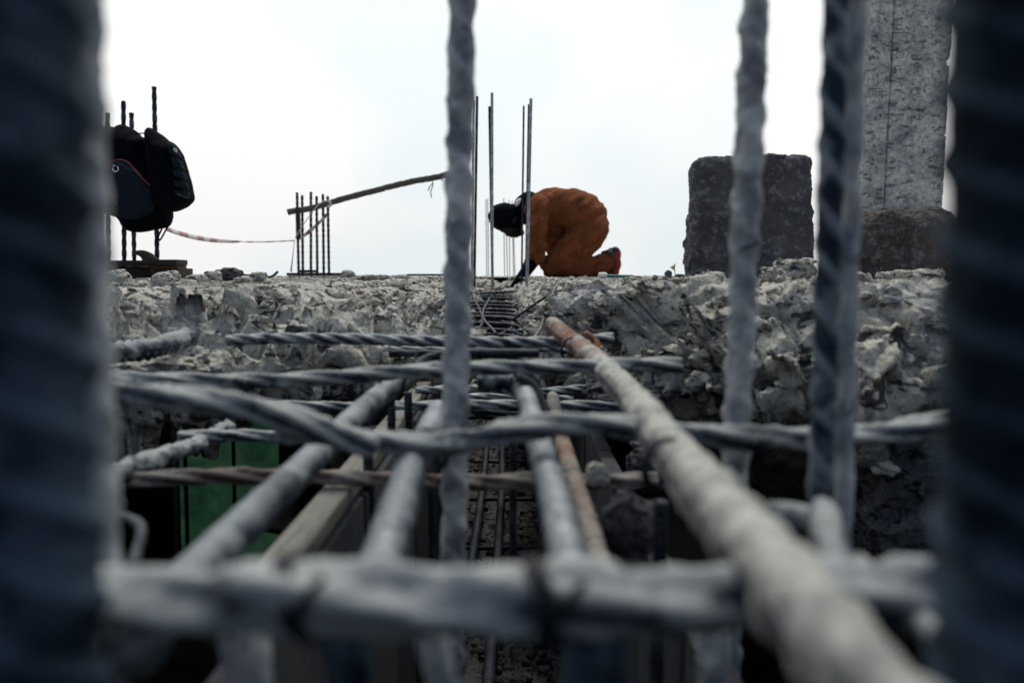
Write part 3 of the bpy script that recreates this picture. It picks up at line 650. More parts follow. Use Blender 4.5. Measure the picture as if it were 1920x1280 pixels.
tie([(2150, 1800, .118), (1740, 1430, .148), (1560, 1215, .172), (1430, 1050, .225), (1325, 925, .30), (1262, 850, .40), (1205, 770, .52), (1150, 710, .68), (1098, 660, .88), (1060, 630, 1.02), (1035, 610, 1.15)], .0108, 'st_pale', 'large pale cement-dusted bar rising from lower right with a rusty far end', group=LG, kind='rib', crust=.085, ring=40, rib=.027, rust=((.88, .10, .85), (.83, .03, 1.), (.75, .04, .8), (.66, .03, .4)), seed=24)
tie([(1165, 1160, .44), (1115, 1030, .52), (1085, 930, .64), (1060, 850, .80), (1042, 775, 1.0), (1036, 745, 1.15)], .0088, 'st_rust', 'rusty ribbed bar of the lower layer right of the blue-green bar', group=LG, kind='rib', crust=.08, ring=30, rib=.011, rust=((.5, .10, .55), (.25, .05, .35)), seed=25)
tie([(968, 705, .72), (1000, 722, .72), (1018, 760, .71), (1024, 800, .70)], .0042, 'st_black', 'thin black hook curving down beside the blue-green bar', group='small black hooks and wires', kind='smooth', crust=.05, ring=20, name='hook', cat='hook')
tie([(690, 790, .82), (735, 745, .84), (775, 690, .9), (835, 664, .92), (1010, 662, .93)], .0052, 'st_black', 'black stirrup bend arching over the far end of the smooth bar', group='small black hooks and wires', kind='smooth', crust=.05, ring=20, name='hook', cat='hook')
tie([(1085, 640, .98), (1100, 628, .98), (1118, 648, .97), (1112, 690, .93)], .005, 'st_rust', 'orange rusty nub tied on the far end of the large pale bar', group='small black hooks and wires', kind='smooth', crust=.2, ring=18, rust=((.5, .6, 1.),), name='hook', cat='hook')
for u, v, y, x2, lb in ((900, 900, 2.0, -.085, 'ribbed bar lying on the trench floor, left one of two'), (945, 900, 2.0, -.03, 'ribbed bar lying on the trench floor, right one of two')):
    zb = -.62
    sweep('rebar', [(x2 - .012, .5, zb), (x2 - .004, 1.4, zb), (x2, 2.4, zb + .01), (x2 - .02, 3.6, zb)], .0105, M['st_black'], lb, 'rebar', 'bars on the trench floor', kind='rib', crust=.02, ring=18, rib=.013)
for j, y in enumerate((.82, 1.12, 1.45, 1.8, 2.2, 2.65, 3.1)):
    sweep('floor_stirrup', [(-.13, y, -.635), (0, y + .01, -.638), (.09, y, -.635)], .006, M['st_black'], 'thin dark cross bar under the trench floor bars, number %s from the front of seven' % ('one', 'two', 'three', 'four', 'five', 'six', 'seven')[j], 'stirrup', 'cross bars on the trench floor', kind='rib', ring=10)
# beam form: left and right boards
fx = -.143
V1 = box_geo((fx - .012, 1.19, -.196), (.026, 1.41, .014), bev=.002); V = V1
fp = empty('form_panel', (fx, .15, -.75), 'weathered timber form side left of the trench with pale top edge', 'formwork', 'timber form sides of the beam')
mesh_obj('top_batten', V1, M['wood_pale'], fp, smooth=False)
for j in range(1, 9): mesh_obj('board', box_geo((fx - .006 + .002 * (j % 2), .26 + j * .19, -.478), (.02, .184, .54), bev=.002), M['wood_form'], fp, smooth=False)
fp = empty('form_panel', (.125, .15, -.75), 'dark timber form side right of the trench', 'formwork', 'timber form sides of the beam')
for j in range(9): mesh_obj('board', box_geo((.13 + .002 * (j % 2), .26 + j * .19, -.5), (.02, .184, .5), bev=.002), M['wood_form'], fp, smooth=False)
# legs of the near stirrups hanging into the form
SG = 'stirrup legs hanging inside the form'
for u, vt, vb, y, rad, lb in ((690, 850, 1000, .75, .0052, 'dark stirrup leg crossing the pale top board, leftmost'), (733, 745, 900, .95, .0052, 'dark stirrup leg in front of the boards below the bend of the smooth bar'), (765, 735, 900, 1.05, .0055, 'dark stirrup leg midway between smooth bar bend and centre upright'), (795, 735, 880, 1.3, .005, 'dark stirrup leg just left of the centre upright'), (808, 880, 1100, .9, .004, 'thin dark stirrup leg close beside the centre upright, low down'), (962, 800, 1100, .8, .004, 'thin dark stirrup leg left of the blue-green bar'), (1240, 940, 1100, .52, .005, 'dark stirrup leg in the gap left of the large pale bar')):
    a = P(u, vt, y); b = P(u, vb, y); b = np.array([a[0], a[1] + .01, min(b[2], a[2] - .15)])
    sweep('stirrup', [a, b], rad, M['st_black'], lb, 'stirrup', SG, kind='rib', ring=14, crust=.04)
BG = 'blurred uprights below the bottom tie'
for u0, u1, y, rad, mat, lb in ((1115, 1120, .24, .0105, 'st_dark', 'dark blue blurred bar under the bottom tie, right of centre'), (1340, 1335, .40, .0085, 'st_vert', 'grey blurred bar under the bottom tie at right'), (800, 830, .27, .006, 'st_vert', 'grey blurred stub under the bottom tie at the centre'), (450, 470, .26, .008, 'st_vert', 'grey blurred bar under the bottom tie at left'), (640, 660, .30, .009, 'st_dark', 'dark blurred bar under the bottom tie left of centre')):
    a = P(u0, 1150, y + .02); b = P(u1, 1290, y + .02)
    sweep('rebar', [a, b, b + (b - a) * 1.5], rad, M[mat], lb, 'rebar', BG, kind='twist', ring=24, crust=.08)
# tie wires
def loop(u, v, y, rr, label, ax=(1, 0, 0), rad=.0011, turns=2, tail=.03, tilt=.25):
    c = P(u, v, y); ax = np.array(ax, float); ax /= np.linalg.norm(ax); n1 = np.cross(ax, [0, 0, 1.]); n1 /= np.linalg.norm(n1); n2 = np.cross(ax, n1)
    pts = []
    for t in np.linspace(0, turns * 2 * np.pi, 14 * turns): pts.append(c + rr * (np.cos(t) * n1 + np.sin(t) * n2) + ax * (t / (2 * np.pi) * rad * 2.4 + tilt * rr * np.sin(t)))
    pts.append(pts[-1] + n2 * -tail * .3 + n1 * tail * .2); pts.append(pts[-1] + ax * tail * .5 - n2 * tail * .6)
    sweep('tie_wire', pts, rad, M['wire'], label, 'wire', 'black tie wires', kind='smooth', crust=0, ring=8, step=rad * 1.5)
loop(545, 1120, .212, .0108, 'black wire wound round the bottom tie, left one of two', tilt=.5, rad=.0013, tail=.012)
loop(1002, 1126, .211, .0108, 'black wire wound round the bottom tie, right one of two', tilt=.4, rad=.0014, tail=.012)
loop(733, 712, .76, .013, 'black wire binding the bend of the smooth pale bar', (.3, 1, 0))
loop(800, 845, .475, .013, 'wire knot where the wavy tie meets the left ribbed bar', (.5, 1, 0))
loop(980, 722, .74, .012, 'wire binding the hook of the blue-green bar', (.2, 1, .2))
loop(1075, 655, .93, .014, 'wire wound on the rusty end of the large pale bar', (-.4, 1, -.1))
loop(1255, 872, .37, .0123, 'dark wire band round the middle of the large pale bar', (-.6, 1, -.2), rad=.0014, tail=.012)
for u, v, u2, v2, y, lb in ((1385, 470, 1425, 455, .5, 'short wire barb on the knobbly upright'), (960, 600, 1040, 545, 1.9, 'thin rusty wire leaning up the right trench wall'), (1210, 640, 1225, 740, 1.15, 'pale broken splinter of wire in the right rim')):
    sweep('loose_wire', [P(u, v, y), P((u + u2) / 2 + 4, (v + v2) / 2 - 3, y), P(u2, v2, y)], .0016 * y, M['wire'] if v != 640 else M['st_light'], lb, 'wire', 'loose wires', kind='smooth', crust=.1, ring=8)
sweep('rebar', [P(972, 668, 1.45), P(1012, 618, 1.55), P(1032, 560, 1.75), P(1046, 532, 1.9)], .0032, M['st_rust'], 'thin rusty rod leaning against the right trench wall', 'rebar', None, kind='rib', crust=.1, ring=12)
# ------------------------------------------------------------------ the far beam cage
words = ['first', 'second', 'third', 'fourth', 'fifth', 'sixth', 'seventh', 'eighth', 'ninth', 'tenth', 'eleventh', 'twelfth', 'thirteenth', 'fourteenth', 'fifteenth', 'sixteenth']
yy = [1.32, 1.46, 1.62, 1.8, 2.0, 2.18, 2.38, 2.58, 2.8, 3.05, 3.3, 3.6, 3.95, 4.35, 4.8, 5.3]
for j, y in enumerate((1.22, 1.38, 1.54, 1.72, 1.9, 2.12, 2.36, 2.7)):
    sweep('rebar', [(-.29, y, -.245 + .004 * (j % 3)), (-.12, y + .012, -.24), (.045, y, -.25)], .0058, M['st_black'], 'dark cross rod under the far cage stirrups, %s from the front' % words[j], 'rebar', 'cross rods under the far beam cage', kind='rib', ring=12, crust=.03, step=.006)
for j, y in enumerate(yy):
    zt = -.142 + rnd.uniform(-.006, .006); xl = -.275 + rnd.uniform(-.01, .01); xr = .012 + rnd.uniform(-.008, .008)
    lp = [(xl + .01, y, -.5), (xl, y, -.3), (xl, y, zt - .02), (xl + .02, y, zt), (xr - .16, y + .003, zt + .004), (xr - .015, y, zt), (xr + .018, y - .03, zt - .022), (xr + .05, y - .075, zt - .07), (xr + .06, y - .08, -.3), (xr + .055, y - .08, -.5)]
    sweep('stirrup', lp, .0062, M['st_black'], 'dark stirrup of the far beam cage, %s from the front' % words[j], 'stirrup', 'stirrups of the far beam cage', kind='rib', ring=12, crust=.03, step=.006)
for x, z, y0, y1, lb in ((-.262, -.155, 1.3, 6.0, 'long dark bar along the left top corner of the far beam cage'), (-.10, -.156, 1.6, 6.0, 'long dark bar along the middle top of the far beam cage'), (.0, -.158, 1.25, 6.0, 'long dark bar along the right top corner of the far beam cage')):
    sweep('rebar', [(x, y0, z), (x + .004, (y0 + y1) / 2, z), (x, y1, z)], .008, M['st_black'], lb, 'rebar', 'long bars of the far beam cage', kind='rib', ring=12, crust=.02, step=.012)
sweep('tie_bar', [P(800, 551, 4.4), P(880, 551, 4.4), P(920, 548, 4.4), P(968, 546, 4.4)], .0085, M['st_mid'], 'pale twisted cross bar at the far end of the trench', 'rebar', TG, kind='twist', pitch=.11, ring=16, crust=.03)
for a, b, c, lb in (((878, 640), (905, 600), (890, 560), 'crooked black wire standing in the far cage, left'), ((930, 625), (905, 590), (918, 558), 'crooked black wire standing in the far cage, right'), ((905, 640), (960, 612), (925, 596), 'black wire lying over the near stirrups of the far cage')):
    sweep('loose_wire', [P(*a, 1.7), P(*b, 2.2), P(*c, 2.7)], .003, M['wire'], lb, 'wire', 'loose wires', kind='smooth', ring=8, crust=.1)
# starter bars standing in the far end of the trench
SB = 'thin starter bars in front of the worker'
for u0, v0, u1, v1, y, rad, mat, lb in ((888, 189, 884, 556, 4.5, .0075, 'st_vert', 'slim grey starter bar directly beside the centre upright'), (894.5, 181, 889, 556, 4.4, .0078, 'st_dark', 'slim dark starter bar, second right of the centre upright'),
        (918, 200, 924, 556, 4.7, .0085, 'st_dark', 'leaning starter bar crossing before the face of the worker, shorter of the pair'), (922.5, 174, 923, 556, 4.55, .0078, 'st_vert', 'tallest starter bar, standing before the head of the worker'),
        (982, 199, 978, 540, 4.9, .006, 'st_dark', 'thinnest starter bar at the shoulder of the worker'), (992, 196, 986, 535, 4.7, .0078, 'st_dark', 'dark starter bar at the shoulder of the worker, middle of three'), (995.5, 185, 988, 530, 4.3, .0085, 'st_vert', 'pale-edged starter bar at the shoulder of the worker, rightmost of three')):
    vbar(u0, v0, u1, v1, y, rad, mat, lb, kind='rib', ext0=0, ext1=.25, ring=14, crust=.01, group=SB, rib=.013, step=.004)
for u, v0, v1, lb in ((911, 374, 470, 'faint distant rod left of the starter pair, outer one'), (914.5, 372, 470, 'faint distant rod left of the starter pair, inner one'), (944.5, 372, 400, 'short distant rod above the head of the worker, leftmost'), (948.5, 378, 540, 'distant rod running below the head of the worker, left'), (954.5, 375, 400, 'short distant rod above the head, third from left'), (960, 376, 540, 'distant rod running below the head of the worker, right'), (963, 440, 540, 'distant rod nearly touching its right neighbour below the chin')):
    a = P(u, v0, 9.0); b = P(u + (3 if v1 > 500 else 1.5), v1, 9.0); b[2] = -.05
    sweep('starter_rod', [b, a], .0045, M['st_far'], lb, 'rod', 'distant rods behind the worker', kind='smooth', crust=0, ring=8, step=.1)
# ------------------------------------------------------------------ left background: bars, boards, backpacks
LBG = 'twisted uprights holding the backpacks'
YB = 3.55
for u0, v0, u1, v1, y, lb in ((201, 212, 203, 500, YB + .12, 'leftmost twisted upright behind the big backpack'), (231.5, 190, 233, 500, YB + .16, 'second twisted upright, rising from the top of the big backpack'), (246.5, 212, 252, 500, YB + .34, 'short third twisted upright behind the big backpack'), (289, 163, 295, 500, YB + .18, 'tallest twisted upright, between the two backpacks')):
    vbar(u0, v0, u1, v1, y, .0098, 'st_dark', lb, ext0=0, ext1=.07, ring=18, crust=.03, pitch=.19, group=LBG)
bs = empty('board_stack', P(270, 515, YB + .1), 'stack of dark wet boards under the backpacks', 'boards')
for u0, u1, v0, v1, y, dp, mat in ((120, 290, 488, 499.5, YB - .05, .14, 'wood_dark'), (280, 331, 486.5, 497, YB - .12, .12, 'wood_dark'), (160, 300, 500, 521, YB - .02, .12, 'wood_dark'), (284, 333, 497.3, 505, YB - .09, .1, 'wood_brown'), (282, 333, 505.3, 519, YB - .1, .1, 'wood_dark'), (300, 339, 494, 498, YB + .06, .06, 'wood_form'), (318, 349, 503, 521, YB + .03, .08, 'wood_dark')):
    a = P(u0, v0, y); b = P(u1, v1, y)
    mesh_obj('board', box_geo(((a[0] + b[0]) / 2, y + dp / 2, (a[2] + b[2]) / 2), (b[0] - a[0], dp, a[2] - b[2]), bev=.003), M[mat], bs, smooth=False)
def pill(poly, y, T, seed=0, puff=.65, wr=.012, rings=14, nb=120):
    """padded shape: outline in photo pixels at distance y, T half thickness"""
    c = catmull([P(u, v, y) for u, v in poly] + [P(*poly[0], y)], 10)[:-1]; s = np.concatenate([[0], np.cumsum(np.linalg.norm(np.diff(np.vstack([c, c[:1]]), axis=0), axis=1))])
    t = np.linspace(0, s[-1], nb, endpoint=False); cc = np.vstack([c, c[:1]]); q = np.stack([np.interp(t, s, cc[:, k]) for k in range(3)], -1); cen = q.mean(0)
    V = []
    for sgn in (-1, 1):
        for a in np.linspace(0, np.pi / 2, rings)[:: (1 if sgn < 0 else -1)]:
            if sgn > 0 and a == 0: continue
            sc_ = max(.001, math.cos(a) ** puff if a < np.pi / 2 else .001); W = cen + (q - cen) * sc_; W[:, 1] += sgn * T * math.sin(a) ** .8; V.append(W)
    # order: front centre ... front rim ... back centre
    fr = V[:rings][::-1]; bk = V[rings:][::-1]; V = np.array(fr + bk); m = len(V); V = V.reshape(-1, 3)
    V[:, 1] += wr * fbm(V * 11, 3, seed) + wr * .5 * fbm(V * np.array([22, 5, 14.]), 3, seed + 4)
    return V, [grid_faces(m, nb, True)[:, ::-1]]
b1 = empty('backpack', P(262, 434, YB), 'big black backpack with red piping and white ring mark on the left uprights', 'backpack', 'backpacks hung on the uprights')
big = [(188, 262), (193, 240), (204, 237), (219, 239), (231, 234), (243, 239), (256, 247), (262, 256), (280, 262), (284, 282), (291, 300), (302, 330), (308, 352), (319, 396), (319, 416), (312, 426), (290, 431), (262, 436), (249, 434), (237, 427), (226, 411), (206, 403), (190, 392), (182, 330)]
mesh_obj('body', pill(big, YB, .13, 3, wr=.016), M['bag'], b1)
mesh_obj('front_pocket', pill([(190, 318), (202, 305), (222, 300), (240, 304), (258, 318), (278, 342), (290, 362), (286, 395), (250, 412), (206, 398), (188, 370)], YB - .10, .065, 5), M['bag2'], b1)
def ybag(u, v, off): return P(u, v, YB - off)
sweep('piping', [ybag(192, 314, .155), ybag(202, 306, .165), ybag(216, 300, .168), ybag(230, 300, .170), ybag(243, 307, .170), ybag(256, 322, .172), ybag(268, 336, .17), ybag(281, 347, .155)], .0015, M['redpipe'], parent=b1, kind='smooth', ring=8, crust=0)
sweep('piping', [ybag(200, 350, .20), ybag(206, 360, .2), ybag(219, 384, .195)], .0015, M['redpipe'], parent=b1, kind='smooth', ring=8, crust=0)
ringp = [ybag(216.5 + 5.3 * math.cos(t), 316.5 + 5.3 * math.sin(t), .195) for t in np.linspace(-.9, 3.5, 16)]
sweep('ring_mark', ringp, .0017, M['white'], parent=b1, kind='smooth', ring=8, crust=0)
sweep('ring_mark', [ybag(212.3, 311, .195), ybag(215, 310.4, .195)], .0019, M['white'], parent=b1, kind='smooth', ring=8, crust=0)
sweep('zip_pull', [ybag(286, 326, .14), ybag(288, 327, .145), ybag(293, 339, .14)], .0016, M['greyprint'], parent=b1, kind='smooth', ring=8, crust=0)
sweep('handle', [ybag(252, 251, .02), ybag(262, 250.5, .02), ybag(274, 250.5, .02), ybag(289, 256, .02)], .0028, M['bag'], parent=b1, kind='smooth', ring=8, crust=0)
sweep('strap', [ybag(317, 420, .0), ybag(309, 435, .0), ybag(300, 450, .0), ybag(297, 444, .0), ybag(304, 428, .0)], .004, M['bag'], parent=b1, kind='smooth', ring=8, crust=0)
b2 = empty('backpack', P(330, 396, YB), 'slim black backpack with quilted ribs and a white badge on the tallest upright', 'backpack', 'backpacks hung on the uprights')
slim = [(284, 262), (280, 246), (285, 241), (296, 248), (303, 253), (313, 262), (326, 269), (334, 281), (340, 297), (345, 319), (352, 340), (356, 356), (359, 375), (347, 387), (335, 394), (319, 397), (300, 390), (290, 350), (287, 300)]
mesh_obj('body', pill(slim, YB - .05, .10, 8, puff=.5), M['bag'], b2)
for k, (a, b, c, d) in enumerate((((314, 268), (327, 271), (339, 296), (320, 289)), ((321, 294), (340, 303), (345, 319), (326, 312)), ((325, 318), (346, 325), (350, 338), (328, 331)), ((326, 337), (351, 344), (354, 355), (330, 350)), ((327, 356), (354, 361), (356, 369), (330, 364)))):
    mesh_obj('quilted_rib', pill([a, ((a[0] + b[0]) / 2, (a[1] + b[1]) / 2), b, ((b[0] + c[0]) / 2, (b[1] + c[1]) / 2), c, ((c[0] + d[0]) / 2, (c[1] + d[1]) / 2), d, ((a[0] + d[0]) / 2, (a[1] + d[1]) / 2)], YB - .135, .025, 20 + k, wr=.003, nb=40, rings=7), M['bag2'], b2)
bd = [P(u, v, YB - .172) for u, v in ((325.5, 277), (330.5, 279.5), (331, 286), (329, 285.5), (326, 282.5))]
Vb = np.array([p + np.array([0, o_, 0]) for o_ in (0, .004) for p in bd]); me = bpy.data.meshes.new('badge'); me.from_pydata([tuple(v) for v in Vb], [], [[4, 3, 2, 1, 0], [5, 6, 7, 8, 9]] + [[i, (i + 1) % 5, 5 + (i + 1) % 5, 5 + i] for i in range(5)])
bdo = link('badge', me, M['white'], b2, smooth=False)
for a, b in (((328.4, 279.5), (328.8, 284)), ((327.2, 281.2), (330, 282.6))): sweep('cross_mark', [P(*a, YB - .1735), P(*b, YB - .1735)], .0011, M['st_far'], parent=b2, kind='smooth', ring=6, crust=0)
let = []
for k in range(9):
    u = 333.5 + k * 2.35; v = 363.8 + k * .75
    let.append(sweep_geo([P(u, v, YB - .158 + k * .004), P(u + .3, v + 2.2, YB - .158 + k * .004)], .0009, kind='smooth', ring=5, crust=0)[:2])
    let.append(sweep_geo([P(u, v + (k % 3), YB - .158 + k * .004), P(u + 1.5, v + (k % 3) + .5, YB - .158 + k * .004)], .0008, kind='smooth', ring=5, crust=0)[:2])
mesh_obj('lettering', join(let), M['greyprint'], b2)
g = rock_geo((0, 0, 0), (1, 1, 1), 24, 61, 2.6, .2); poly = [(257, 470), (268, 469), (281, 473), (292, 480), (298, 488), (296, 496), (276, 496), (268, 482), (259, 477)]
mesh_obj('wood_offcut', pill(poly, YB - .1, .035, 60, wr=.01, puff=.4), M['wood_dark'], label='dark ragged offcut lying tilted on top of the board stack', cat='offcut', origin=P(280, 495, YB - .1))
# striped tape
def tape(pts, wpx, label, mat, y=None, group='red and white barrier tape', th=.0012):
    c = catmull([P(*p) for p in pts], 14); wd = np.interp(np.linspace(0, 1, len(c)), np.linspace(0, 1, len(wpx)), wpx)[:, None] / F * c[:, 1:2] / 2
    T = np.gradient(c, axis=0); T /= np.linalg.norm(T, axis=1)[:, None]; N = np.cross(T, [0, 1., 0]); N /= np.linalg.norm(N, axis=1)[:, None]; n = len(c); Bk = np.array([0, th, 0])
    V = np.stack([c - N * wd, c + N * wd, c + N * wd + Bk, c - N * wd + Bk], 1).reshape(-1, 3)
    mesh_obj('barrier_tape', (V, [grid_faces(n, 4, True), np.array([[0, 1, 2, 3], [4 * n - 1, 4 * n - 2, 4 * n - 3, 4 * n - 4]])]), M[mat], origin=c[0], label=label, cat='tape', group=group)
tape([(310, 428, 3.6), (335, 437, 3.9), (370, 446, 4.3), (410, 451.5, 4.9), (460, 453.5, 5.5), (510, 453, 5.9), (553, 451, 6.0)], [9, 9, 9, 8, 6, 3, 2, 2], 'striped barrier tape sagging from the backpack to the six twisted bars', 'tape')
tape([(566, 445, 5.95), (580, 434, 5.95), (598, 418, 5.95), (613, 402, 5.95)], [4, 7, 5, 6], 'piece of barrier tape slanting up across the six twisted bars', 'tape')
tape([(552, 451, 6.0), (549, 480, 6.0), (545.5, 510, 6.0)], [1, 1.5, 3], 'thin twisted red end of tape hanging left of the six bars', 'redtape')
# six bars with plank, pole
SX = 'six twisted bars with a pole lashed to them'
for k, (u0, v0, u1) in enumerate(((557, 361, 560), (566.5, 366, 568), (583, 360, 583), (593.5, 368, 595), (605.5, 364, 607), (614.5, 368, 617))):
    vbar(u0, v0, u1, 514, 6.0 + .04 * (k % 2), .0098, 'st_black', 'twisted bar in the group of six left of centre, %s from the left' % words[k], ext0=0, ext1=.02, ring=14, crust=.05, pitch=.16, group=SX)
def plank(u0, v0, u1, v1, y, dp, label, mat='wood_dark', cat='plank', name='plank', tilt=0):
    a, b = P(u0, v0, y), P(u1, v1, y)
    mesh_obj(name, box_geo(((a[0] + b[0]) / 2, y + dp / 2, (a[2] + b[2]) / 2), (b[0] - a[0], dp, a[2] - b[2]), roty(tilt) if 0 else None, bev=.003), M[mat], label=label, cat=cat, origin=((a[0] + b[0]) / 2, y, b[2]), smooth=False)
plank(537, 511.5, 640, 517, 5.85, .12, 'long dark plank at the foot of the six twisted bars')
plank(558, 506, 586, 511, 5.95, .12, 'short dark plank on the long plank under the six bars')
plank(553.5, 388, 562.5, 449, 5.9, .03, 'short upright board tied to the left of the six bars')
plank(540, 517.5, 655, 520.5, 5.7, .1, 'pale strip lying under the dark plank at the six bars', 'wood_pale')
plank(762, 513.5, 850, 517, 4.2, .25, 'flat grey plank lying on the rim left of the centre upright', 'wood_form')
plank(453, 514, 482, 517, 3.4, .1, 'short dark stick lying behind the squat stone', 'wood_dark')
pl = sweep('wooden_pole', [P(540, 398, 5.93), P(548, 396, 5.93), P(585, 390, 5.93), P(640, 374, 5.93), (P(700, 358, 5.93)), P(770, 341, 5.93), P(830, 330, 5.93), P(868, 318, 5.93)], .022, M['bark'], 'long crooked wooden pole lashed near the top of the six twisted bars', 'pole', kind='smooth', crust=.09, ring=18, step=.02)
for pts in ([(808, 335), (812, 345), (808, 360), (809, 371)], [(812, 343), (806, 350), (803, 358)], [(828, 331), (829, 340)], [(636, 372), (640, 369)]):
    sweep('twig', [P(u, v, 5.93) for u, v in pts], .0035, M['bark'], parent=pl, kind='smooth', crust=.3, ring=8, step=.01)
sweep('string', [P(553, 447, 5.88), P(566, 425, 5.88), P(590, 392, 5.88), P(602, 380, 5.88), P(616, 376, 5.88), P(618, 384, 5.88)], .0035, M['string'], 'white string lashed across the six bars and the pole', 'string', None, kind='smooth', ring=8, crust=.1, step=.01)
sweep('string', [P(614, 376, 5.86), P(619, 380, 5.86), P(620, 386, 5.9), P(614, 387, 5.9)], .008, M['string'], 'pale knot binding the pole to the rightmost of the six bars', 'string', None, kind='smooth', ring=8, crust=.2, step=.01)
rock(652, 514, 5.2, 22, 13, 'scrap of pale plastic crumpled at the right end of the dark plank', 'rock', seed=71, amp=.5, cat='scrap', name='plastic_scrap', group=None)
sweep('bent_stick', [P(503, 520, 2.9), P(512, 517, 2.9), P(521, 509, 2.9)], .0045, M['wood_dark'], 'small dark bent stick on the rim left of the six bars', 'stick', None, kind='smooth', ring=10, crust=.1)
# green handled tool
tl = empty('hand_tool', P(1155, 520, 4.3), 'green rod with a white cap lying on the slab beside the red shoe', 'tool')
sweep('handle', [P(1137, 517.5, 4.3), P(1186, 518, 4.3)], .0085, M['green'], parent=tl, kind='smooth', ring=16, crust=0)
sweep('end_cap', [P(1123, 516.8, 4.3), P(1136.5, 516.8, 4.3)], .0175, M['cap'], parent=tl, kind='smooth', ring=16, crust=.02)
sweep('tip', [P(1186.5, 518.5, 4.3), P(1191, 519, 4.3)], .009, M['cap'], parent=tl, kind='smooth', ring=12, crust=.02)
# seedling
sd = empty('seedling', P(1264, 516, 3.3), 'tiny yellow-green seedling left of the big block', 'plant')
sweep('stem', [P(1266, 518, 3.3), P(1265, 508, 3.3), P(1263, 502, 3.3)], .0016, M['leaf'], parent=sd, kind='smooth', ring=8, crust=.1)
for u, v, a in ((1258, 501, -1), (1265, 494, .2), (1262, 500, -.5)):
    c = P((1264 + u) / 2, (505 + v) / 2, 3.3); L = .016
    V, Fq = cube_sphere(6); V = V / np.linalg.norm(V, axis=1)[:, None] * np.array([.0035, .0015, L * .8]); V = V @ roty(a).T + c
    mesh_obj('leaf', (V, [Fq]), M['leaf'], sd)
# ------------------------------------------------------------------ the worker
YW = 6.0; PX = YW / F
def W(u, v, dy=0): 
    p = P(u, v, YW); return p + np.array([0, dy, 0])
def chain(pts, sy=1., n=7):
    """pts: (u, v, dy, r px) -> dense list of spheres"""
    o = []
    for a, b in zip(pts[:-1], pts[1:]):
        for t in np.linspace(0, 1, n, endpoint=False):
            q = [a[k] * (1 - t) + b[k] * t for k in range(4)]; o.append((W(q[0], q[1], q[2]), q[3] * PX, sy))
    q = pts[-1]; o.append((W(q[0], q[1], q[2]), q[3] * PX, sy)); return o
def blob(spheres, voxel, smooth_it=6):
    V0, F0 = cube_sphere(9); V0 = V0 / np.linalg.norm(V0, axis=1)[:, None]
    geo = []
    for s in spheres:
        c, r = s[0], s[1]
        sc_ = np.array([r, r * s[2], r]) if np.isscalar(r) else np.array(r)
        X = V0 * sc_
        if len(s) > 3: X = X @ s[3].T
        geo.append((X + c, [F0]))
    V, Fq = join(geo); me = np_mesh('tmp', V, Fq); ob = bpy.data.objects.new('tmp', me); C.objects.link(ob)
    m = ob.modifiers.new('r', 'REMESH'); m.mode = 'VOXEL'; m.voxel_size = voxel
    m2 = ob.modifiers.new('s', 'SMOOTH'); m2.factor = .5; m2.iterations = smooth_it
    dg = bpy.context.evaluated_depsgraph_get(); me2 = bpy.data.meshes.new_from_object(ob.evaluated_get(dg))
    bpy.data.objects.remove(ob); return me2
def getv(me):
    a = np.empty(len(me.vertices) * 3, dtype=np.float32); me.vertices.foreach_get('co', a); return a.reshape(-1, 3)
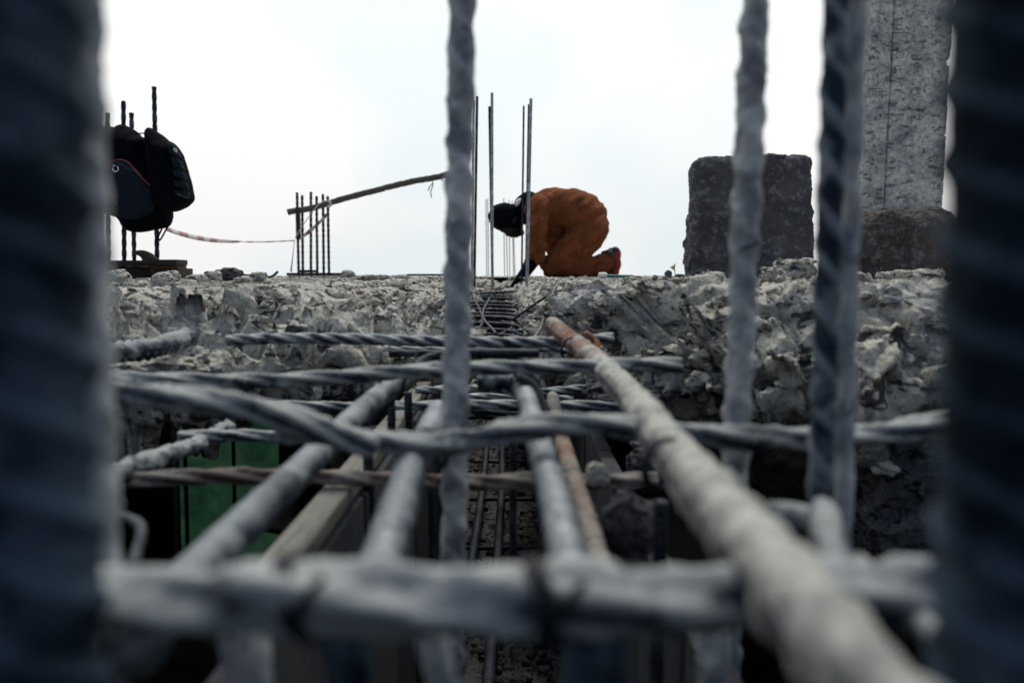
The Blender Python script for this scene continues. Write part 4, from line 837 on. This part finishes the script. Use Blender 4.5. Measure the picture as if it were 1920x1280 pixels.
def worker():
    bod = []
    bod += chain([(1012, 398, 0, 19), (1050, 400, 0, 26), (1098, 415, 0, 30)], 1.3)            # torso
    bod += chain([(1004, 396, 0, 14), (985, 398, 0, 13), (968, 403, 0, 13)], 1.1)                 # neck
    bod.append((W(952, 408), (.118, .092, .105), 1)); bod.append((W(960, 425), (.075, .07, .075), 1))   # skull, face downwards
    bod += [(W(952, 438), (.02, .022, .024), 1), (W(966, 440), (.034, .04, .024), 1), (W(976, 436), (.03, .035, .028), 1), (W(959, 443), (.016, .028, .010), 1), (W(944, 431), (.03, .055, .02), 1)]   # nose, lips, chin, brow
    for s in (-1, 1):
        bod.append((W(964, 414, s * .09), (.022, .012, .032), 1))                                # ear
        bod += chain([(1004, 396, s * .13, 10), (1004, 440, s * .19, 11.5), (1001, 476, s * .19, 11.5), (985, 508, s * .15, 9.5), (962, 538, s * .09, 7)], 1)   # arm
        bod += chain([(962, 538, s * .09, 6.5), (954, 547, s * .085, 7), (948, 553, s * .082, 6)], 1.2)    # palm
        for f, (du, dv, ln) in enumerate(((-10, 6, 1), (-11, 9, 1.1), (-9, 12, 1.05), (-6, 13, .85))):
            dy = s * .08 + (f - 1.5) * .019
            bod += chain([(949, 553, dy, 2.4), (949 + du * .55 * ln, 553 + dv * .5 * ln, dy, 2.3), (949 + du * .7 * ln, 553 + dv * 1.1 * ln, dy, 2.)], 1, 6)
        bod += chain([(957, 546, s * .05, 2.8), (948, 550, s * .03, 2.6), (943, 556, s * .03, 2.2)], 1, 6)   # thumb
        bod += chain([(1100, 426, s * .10, 24), (1074, 464, s * .12, 20), (1043, 498, s * .12, 15)], 1)      # thigh
        bod += chain([(1043, 500, s * .12, 14), (1090, 506, s * .12, 13), (1130, 500, s * .11, 9)], 1)       # shin
        bod += chain([(1130, 499, s * .11, 8), (1146, 488, s * .11, 8), (1149, 510, s * .11, 6)], 1)         # foot
    me = blob(bod, .0075, 4)
    base = W(1060, 521)
    person = link('person', me, M['skin'], origin=base)
    tag(person, 'kneeling person in orange-brown coverall bent over the trench, arms reaching down', 'person')
    def wear(name, me, mat, parent=person):
        o = link(name, me, mat, None, origin=(0, 0, 0)); o.parent = parent
        off = Vector(parent.location) if parent.parent is None else Vector(parent.location) + Vector(parent.parent.location)
        me.transform(__import__('mathutils').Matrix.Translation(-off)); return o
    def fold(me, amp, seed, sc_=(9, 6, 16)):
        v = getv(me).astype(float); n = np.empty(len(me.vertices) * 3, dtype=np.float32); me.vertices.foreach_get('normal', n); n = n.reshape(-1, 3)
        rot = roty(.6); p = v @ rot.T
        w1 = 1 - np.abs(fbm(p * np.array(sc_), 2, seed)) * 2.2; w2 = fbm(v * 7, 3, seed + 3)
        v = v + n * (amp * w1 + amp * .7 * w2)[:, None]; me.vertices.foreach_set('co', v.astype(np.float32).ravel()); me.update()
    cov = []; tro = []
    cov += chain([(1002, 394, 0, 29), (1030, 391, 0, 35), (1060, 392, 0, 39), (1086, 400, 0, 43), (1096, 408, 0, 41)], 1.22)
    tro += chain([(1080, 414, 0, 34), (1099, 424, 0, 38.5)], 1.2)
    cov += chain([(1022, 410, 0, 26), (1036, 440, 0, 23), (1042, 466, 0, 18)], 1.0)
    for s in (-1, 1):
        cov += chain([(1008, 394, s * .14, 22), (1006, 430, s * .195, 19), (1006, 462, s * .20, 18), (1004, 480, s * .19, 17)], 1)
        tro += chain([(1104, 430, s * .09, 34), (1080, 464, s * .12, 32), (1052, 490, s * .13, 27), (1040, 497, s * .13, 24)], 1)
        tro += chain([(1042, 500, s * .13, 21), (1085, 502, s * .13, 19), (1115, 500, s * .125, 17), (1131, 492, s * .12, 15)], 1)
    mj = blob(cov, .009, 4); fold(mj, .008, 15, (4, 4, 13)); wear('jacket', mj, M['orange'])
    mc = blob(tro, .009, 4); fold(mc, .010, 5, (4, 4, 14)); v = getv(mc); 
    zmin = base[2] + .002; v = v.copy(); v[:, 2] = np.maximum(v[:, 2], zmin); mc.vertices.foreach_set('co', v.ravel()); mc.update()
    wear('trousers', mc, M['orange2'])
    hat = blob([(W(947, 407), (.128, .108, .108), 1), (W(957, 408), (.115, .104, .104), 1)], .01, 4); fold(hat, .004, 9); wear('beanie', hat, M['black_cloth'])
    col = blob(chain([(984, 386, 0, 21), (992, 380, 0, 21)], 1.3) + chain([(976, 398, 0, 18), (990, 400, 0, 22)], 1.2), .01, 3); wear('collar', col, M['black_cloth'])
    wl = blob([(W(972, 381, -.07), (.022, .03, .036), 1, roty(.7))], .006, 2); wear('undershirt', wl, M['cap'])
    for s in (-1, 1):
        sh = blob([(W(1144, 482, s * .115), (.045, .046, .045), 1), (W(1151, 478, s * .115), (.04, .044, .055), 1), (W(1152, 495, s * .115), (.036, .044, .06), 1), (W(1149, 510, s * .115), (.034, .042, .034), 1)], .007, 4)
        so_ = wear('shoe', sh, M['shoe_red'])
        up = blob([(W(1141, 478, s * .115), (.05, .05, .036), 1, roty(.4)), (W(1150, 470, s * .115), (.03, .047, .028), 1)], .007, 3); wear('ankle_cuff', up, M['shoe_grey'], so_)
        cf = blob(chain([(1004, 482, s * .19, 12), (996, 494, s * .175, 11.5), (984, 512, s * .15, 10), (966, 536, s * .10, 8.5)], 1.05), .008, 3); wear('black_sleeve', cf, M['black_cloth'])
worker()
